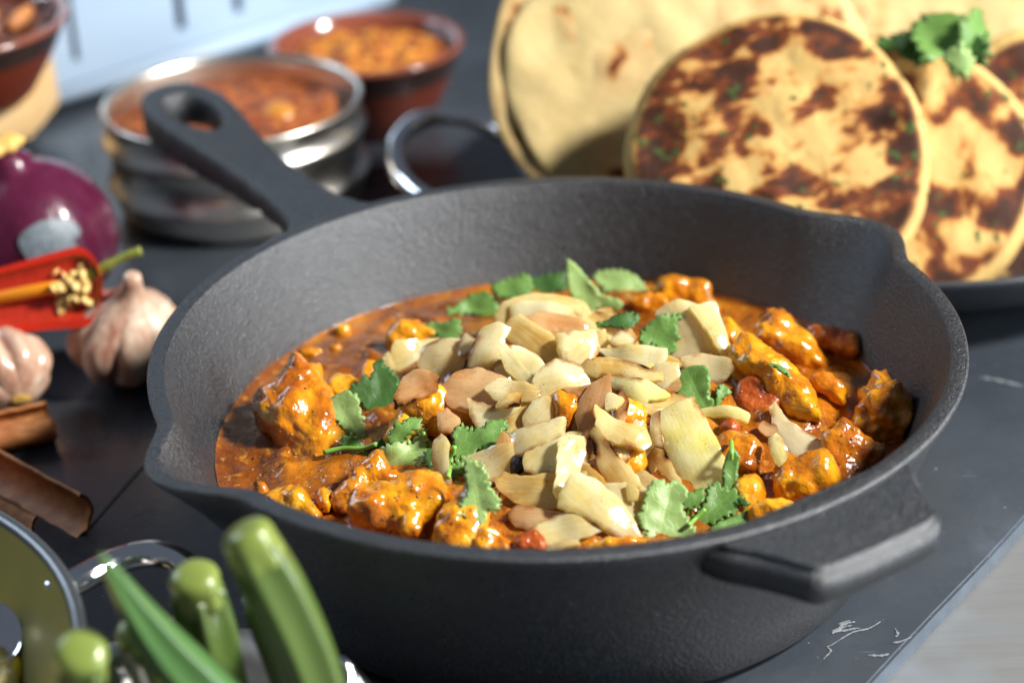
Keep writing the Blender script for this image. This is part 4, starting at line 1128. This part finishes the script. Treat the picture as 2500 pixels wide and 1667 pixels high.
# cinnamon sticks
def cinnamon(a, b, rad, label, open_dir, width=1.0):
    a, b = Vector(a), Vector(b); ax = (b-a).normalized(); s = ax.cross(Vector((0, 0, 1))).normalized(); u = s.cross(ax)
    t = root('cinnamon_stick', (a+b)/2-Vector((0, 0, rad)), label, 'cinnamon', 'cinnamon sticks on the slate')
    V, F = [], []; n = 40; m = 18; prof = []
    for k in range(n+1):                       # open double scroll section
        q = k/n*2-1; sg = 1 if q >= 0 else -1; aa = abs(q)*2.25
        r = rad*(1-.16*max(0, aa-1.4)) 
        prof.append((sg*math.sin(aa)*r*width, -math.cos(aa)*r))
    prof = [(x, y) for x, y in prof]
    th = .0014
    for side in (0, 1):
        for i in range(m+1):
            c = a+(b-a)*(i/m)
            for k, (x, y) in enumerate(prof):
                x2, y2 = prof[min(k+1, n)]; x1, y1 = prof[max(k-1, 0)]; L_ = math.hypot(x2-x1, y2-y1) or 1
                nx, ny = -(y2-y1)/L_, (x2-x1)/L_
                wv = noise.noise(Vector((i*.5, k*.2, 1)))*.0006
                V.append(c+s*(x+nx*th*side)+u*(y+ny*th*side+wv)+ax*(noise.noise(Vector((k*.35, 2, i)))*.0016 if i in (0, m) else 0))
    N = (m+1)*(n+1)
    for i in range(m):
        for k in range(n):
            p = i*(n+1)+k; F.append((p, p+1, p+n+2, p+n+1)); F.append((N+p+n+1, N+p+n+2, N+p+1, N+p))
    for i in range(m):
        for k in (0, n): p = i*(n+1)+k; F.append((p, p+n+1, N+p+n+1, N+p))
    for i in (0, m):
        for k in range(n): p = i*(n+1)+k; F.append((p, N+p, N+p+1, p+1))
    new_obj('bark', V, F, 'cinnamon_bark', t)
cinnamon(at(-120, 1075, .008), at(125, 1022, .008), .0085, 'cinnamon stick with a broken end lying under the pale garlic bulb', 0, 1.2)
cinnamon(at(-140, 1110, .010), at(150, 1270, .010), .0125, 'wide curled cinnamon stick between the garlic and the wok', 0, 1.15)

# ---- platter with breads
PL = Vector((.168, .285, 0))
t = root('black_platter', PL, 'black metal platter with chrome loop handle carrying the flatbreads', 'platter')
lathe_obj('dish', [(0, .002), (.120, .002), (.148, .006), (.168, .018), (.1785, .0320), (.1805, .0345), (.1795, .0362), (.1770, .0355), (.165, .0225), (.146, .011), (.12, .007), (0, .007)], 'dark_enamel', t, PL, 128)
hp = [at(1262, 345, .033), at(1180, 300, .036), at(1090, 283, .037), at(1010, 300, .037), at(965, 350, .036), at(965, 400, .035), at(1000, 455, .033), at(1080, 510, .030)]
V, F = tube(catmull(hp, 8), .0046, 14); new_obj('loop_handle', V, F, 'chrome', t)

def bread(name, c, n, rad, th, mat, label, cat, seed, squash=1.0, spin=0, warp=.004, group=None):
    n = Vector(n).normalized(); x = n.cross(Vector((0, 0, 1))).normalized(); y = n.cross(x)
    M = Matrix((x, y, n)).transposed().to_4x4() @ Matrix.Rotation(R(spin), 4, 'Z'); M.translation = c
    V, F = [], []; N, m = 112, 30; rads, face = [], []
    def rim(a): return rad*(1+.055*noise.noise(Vector((math.cos(a)*1.5+seed, math.sin(a)*1.5, 0)))+.012*math.sin(3*a+seed))
    def zz(x_, y_): return warp*noise.noise(Vector((x_*14+seed, y_*14, 1)))+.0022*noise.noise(Vector((x_*55+seed, y_*55, 1)))
    rings = []
    prof = []
    for i in range(m+1): prof.append((i/m*.90, 1))
    for a in (25, 50, 75, 90, 105, 130, 155): prof.append((.90+.10*math.sin(R(a)), math.cos(R(a))))
    for i in range(8, -1, -1): prof.append((i/8*.90, -1))
    for q, zf in prof:
        ids = []
        for k in range(N if q > 0 else 1):
            a = 2*math.pi*k/N; r = rim(a)*q; px, py = r*math.cos(a), r*math.sin(a)*squash
            puff = .8+.2*(1-q**2)
            ids.append(len(V)); V.append((px, py, zf*th*.5*puff+zz(px, py)))
            rads.append(q); face.append(1.0 if zf > .6 else 0.0)
        rings.append(ids)
    for a_, b_ in zip(rings[:-1], rings[1:]):
        for k in range(N):
            j = (k+1) % N
            if len(a_) == 1: F.append((a_[0], b_[k], b_[j]))
            elif len(b_) == 1: F.append((a_[k], b_[0], a_[j]))
            else: F.append((a_[k], b_[k], b_[j], a_[j]))
    return tag(new_obj(name, V, F, mat, None, M, True, {'rad': rads, 'face': face}), label, cat, group)
G = 'flatbreads on the platter'
bread('roti', at(2330, 60, .060)+Vector((.03, .07, 0)), (.05, -.76, .65), .080, .004, 'roti_spotted', 'thin spotted flatbread at the back under the green bunch', 'flatbread', 9.0, group=G)
bread('roti', at(1660, 190, .080)+Vector((-.002, .008, .002)), (.0, -.76, .65), .0835, .004, 'roti_spotted', 'browner flatbread peeking out behind the pale one', 'flatbread', 4.0, group=G)
bread('roti', at(1690, 190, .078), (.04, -.76, .65), .0820, .005, 'roti', 'large pale plain flatbread leaning at the back of the platter', 'flatbread', 2.0, warp=.007, group=G)
bread('naan', at(2570, 410, .040), (.05, -.76, .62), .064, .018, 'naan_face_b', 'charred round naan at the platter edge under the green bunch', 'naan', 8.0, group=G)
bread('naan', at(2190, 430, .050), (.02, -.77, .63), .0630, .024, 'naan_face_b', 'middle naan with green herbs showing between two others', 'naan', 6.0, spin=40, group=G)
bread('naan', at(1900, 392, .066), (-.07, -.76, .64), .0655, .025, 'naan_face', 'front round naan with dark scorch marks and cream edge', 'naan', 3.0, spin=20, group=G)
# coriander on the breads
t = root('coriander_bunch', at(2300, 120, .10), 'dark green coriander leaves laid on the back of the naans', 'coriander')
def free_leaf(pts, z, mat, n):
    O = pts; n = Vector(n).normalized(); c = np.mean(O, 0); p0 = at(c[0], c[1], z); off = n.dot(p0); P = []
    for o in O:
        d = ray(*o); P.append(CAM_LOC+d*((off-n.dot(CAM_LOC))/n.dot(d)))
    M, L = local_frame(P, n); L = serrate(round_poly(L, 1, .2), .0026); ph = random.uniform(0, 9)
    solid('leaf', L, M, mat, .0016, .0003, .001, lambda V2: np.array([noise.noise(Vector((q[0]*60+ph, q[1]*60, 0)))*.006 for q in V2]), parent=t, attrs_fun=lambda V, V2, i: {'mid': np.abs(V[:, 1])})
free_leaf([(2125,112),(2180,78),(2215,90),(2250,30),(2300,35),(2340,70),(2335,120),(2270,150),(2200,135)], .106, 'leaf_dark', (-.2, -.6, .8))
free_leaf([(2220,70),(2290,25),(2345,50),(2375,110),(2340,155),(2300,140),(2250,160)], .109, 'leaf', (.1, -.5, .9))
free_leaf([(2325,85),(2350,45),(2385,12),(2415,50),(2420,110),(2385,150),(2340,140)], .112, 'leaf', (.2, -.8, .5))
free_leaf([(2300,130),(2345,110),(2380,145),(2372,180),(2345,192),(2315,170)], .110, 'leaf_pale', (.1, -.9, .4))
free_leaf([(2360,100),(2405,85),(2418,140),(2385,170)], .107, 'leaf_dark', (-.1, -.8, .5))
free_leaf([(2190,120),(2240,100),(2280,130),(2260,165),(2215,150)], .104, 'leaf_dark', (.0, -.8, .5))

# ---- wok, bottom left
WC = Vector((-.2595, -.166, 0)); WR = .1210
t = root('wok', WC, 'wide wok with olive coated inside and chrome side handle', 'wok')
lathe_obj('bowl', [(0, .003), (.070, .003), (.085, .009), (.106, .033), (.1195, .0570)], 'wok_rim', t, WC, 128)
lathe_obj('rim', [(.1195, .0570), (WR, .0582), (WR+.0008, .0596), (WR, .0607), (.1190, .0607), (.1178, .0600), (.1172, .0588)], 'wok_rim', t, WC, 128)
lathe_obj('lining', [(.1172, .0588), (.1050, .0370), (.088, .0150), (.070, .0080), (0, .0075)], 'wok_coating', t, WC, 128)
hp = [at(118, 1452, .052), at(200, 1412, .053), at(290, 1368, .053), at(370, 1352, .053), at(440, 1370, .052), at(490, 1425, .050), at(470, 1500, .049), at(380, 1570, .049), at(160, 1640, .050)]
V, F = tube(catmull(hp, 8), .0043, 16); new_obj('loop_handle', V, F, 'chrome', t)
# rice and spoon in the wok
tag(mound('rice', 'rice', None, (WC.x+.022, WC.y+.005, .010), .072, .018, .004, 70), 'yellow rice lying in the bottom of the wok', 'rice', kind='stuff')
V, F = lathe([(0, -.0045), (.0035, -.0038), (.0047, -.0015), (.0046, .0), (.0030, .0036), (0, .0045)], 12); gm = None
for i in range(34):
    q = (random.uniform(-30, 22), random.uniform(1590, 1690)); p = at(q[0], q[1], .031+random.random()*.004)
    M = Matrix.Translation(p) @ Matrix.Rotation(random.uniform(0, 6), 4, Vector((random.random()-.5, random.random()-.5, random.random()-.5)).normalized()) @ Matrix.Diagonal((.62, .62, .9, 1))
    o = new_obj('rice_grain', V, F, 'rice', None, M) if gm is None else new_obj('rice_grain', None, None, None, None, M, data=gm)
    gm = o.data; tag(o, 'plump pale rice grain in the wok below the spoon', 'rice', 'loose rice grains in the wok')
P = [at(22, 1600, .034), at(33, 1622, .034), at(30, 1650, .033), at(18, 1672, .032)]
V, F = tube(catmull(P, 5), .0018, 8, lambda i, a: 1+.5*abs(math.cos(a))); tag(new_obj('pepper_strip', V, F, 'pepper_yellow'), 'bright yellow pepper strip beside the rice in the wok', 'pepper')
sp = at(4, 1545, .040); t = root('spoon', sp, 'polished steel spoon tip holding yellow rice over the wok', 'spoon')
Ms = Matrix.Translation(sp) @ Matrix.Rotation(R(28), 4, 'X') @ Matrix.Rotation(R(20), 4, 'Y') @ Matrix.Rotation(R(15), 4, 'Z') @ Matrix.Diagonal((.60, .95, .8, 1))
lathe_obj('bowl', [(0, -.0042), (.004, -.0038), (.0075, -.0018), (.0098, .0012), (.0100, .0018), (.0093, .0014), (.0070, -.0010), (.004, -.0028), (0, -.0032)], 'chrome', t, sp, 48, None, Ms)
V, F = tube([sp+Vector((-.010, -.004, .002)), sp+Vector((-.03, -.010, .010)), sp+Vector((-.09, -.025, .032))], .0022, 10); new_obj('handle', V, F, 'chrome', t)

# ---- okra in a steel dish at the very front
def okra(a, b, rad, label, tip_at_a=False, mat='okra_skin', bend=.004, blunt=.0):
    """a: upper visible end, b: lower end"""
    a, b = Vector(a), Vector(b); t = root('okra_pod', b, label, 'okra', 'okra pods standing in the dish')
    mid = (a+b)/2+CAM_RT*bend; P = catmull([a, a*.66+b*.34+CAM_RT*bend*.8, a*.33+b*.67+CAM_RT*bend*.9, b], 10)
    m = len(P)
    def sec(i, an): return 1.16-.34*abs(math.sin(2.5*an))**.8
    if tip_at_a:
        rads = [rad*(.05+.95*min(1, (i/(m-1))/.75)**.72) for i in range(m)]
        V, F = tube(P, rads, 40, sec); new_obj('pod', V, F, mat, t)
    else:
        n0 = 4
        rads = [rad*(.93+.07*min(1, abs(i-n0)/5)) for i in range(m)]
        V, F = tube(P[n0-1:], [rads[i]*.97 if i > n0 else rad*.90 for i in range(n0-1, m)], 40, sec); new_obj('pod', V, F, mat, t)
        ax = (P[0]-P[n0+1]).normalized(); base = P[n0]
        x = ax.cross(Vector((0, 1, 0))).normalized(); M = Matrix((x, ax.cross(x), ax)).transposed().to_4x4(); M.translation = base
        L_ = (P[0]-P[n0]).length
        pr = [(rad*.70, -.0040), (rad*.86, -.0030), (rad*.90, -.001), (rad*.86, L_*.12), (rad*.87, L_*.30), (rad*.91, L_*.55), (rad*.85, L_*.78), (rad*.70, L_*.92), (rad*.46, L_*.99), (0, L_*1.0)]
        V, F = lathe(pr, 40, lambda an, r, z: (r*(1+.07*math.cos(5*an)*max(0, 1-z/L_)), z)); new_obj('cap', V, F, 'okra_cap', t, M)
    return t
okra(at(640, 1425, .075), at(760, 1760, .025), .0074, 'okra pod with round green cap half hidden behind the tallest pod', bend=.001)
okra(at(470, 1395, .088), at(545, 1760, .025), .0078, 'stout dull green okra pod behind the pointed one', bend=.001)
okra(at(330, 1530, .076), at(430, 1780, .025), .0070, 'dark okra pod low in the dish behind the pointed tip', bend=.001)
okra(at(195, 1580, .088), at(250, 1830, .032), .0080, 'short okra pod with light cap beside the wok rim', bend=.0)
okra(at(244, 1350, .111), at(560, 1740, .062), .0066, 'slim bright green okra with its pointed tip up', tip_at_a=True, mat='okra_skin_fresh', bend=-.003)
okra(at(590, 1285, .111), at(800, 1780, .048), .0078, 'tallest okra pod with rounded pale cap and ridged side', bend=.003)
DC = at(520, 1990, .0)
t = root('steel_dish', (DC.x, DC.y-.0, 0), 'small steel dish holding the okra pods', 'dish')
lathe_obj('bowl', [(0, .002), (.03, .002), (.042, .012), (.050, .030), (.0515, .0315), (.0495, .0315), (.041, .014), (.03, .005), (0, .005)], 'steel', t, (DC.x, DC.y, 0), 96)
hp = [at(790, 1690, .05), at(805, 1640, .054), at(830, 1618, .056), at(850, 1640, .054), at(852, 1700, .05)]
V, F = tube(catmull(hp, 6), .0022, 12); new_obj('loop_handle', V, F, 'chrome', t)
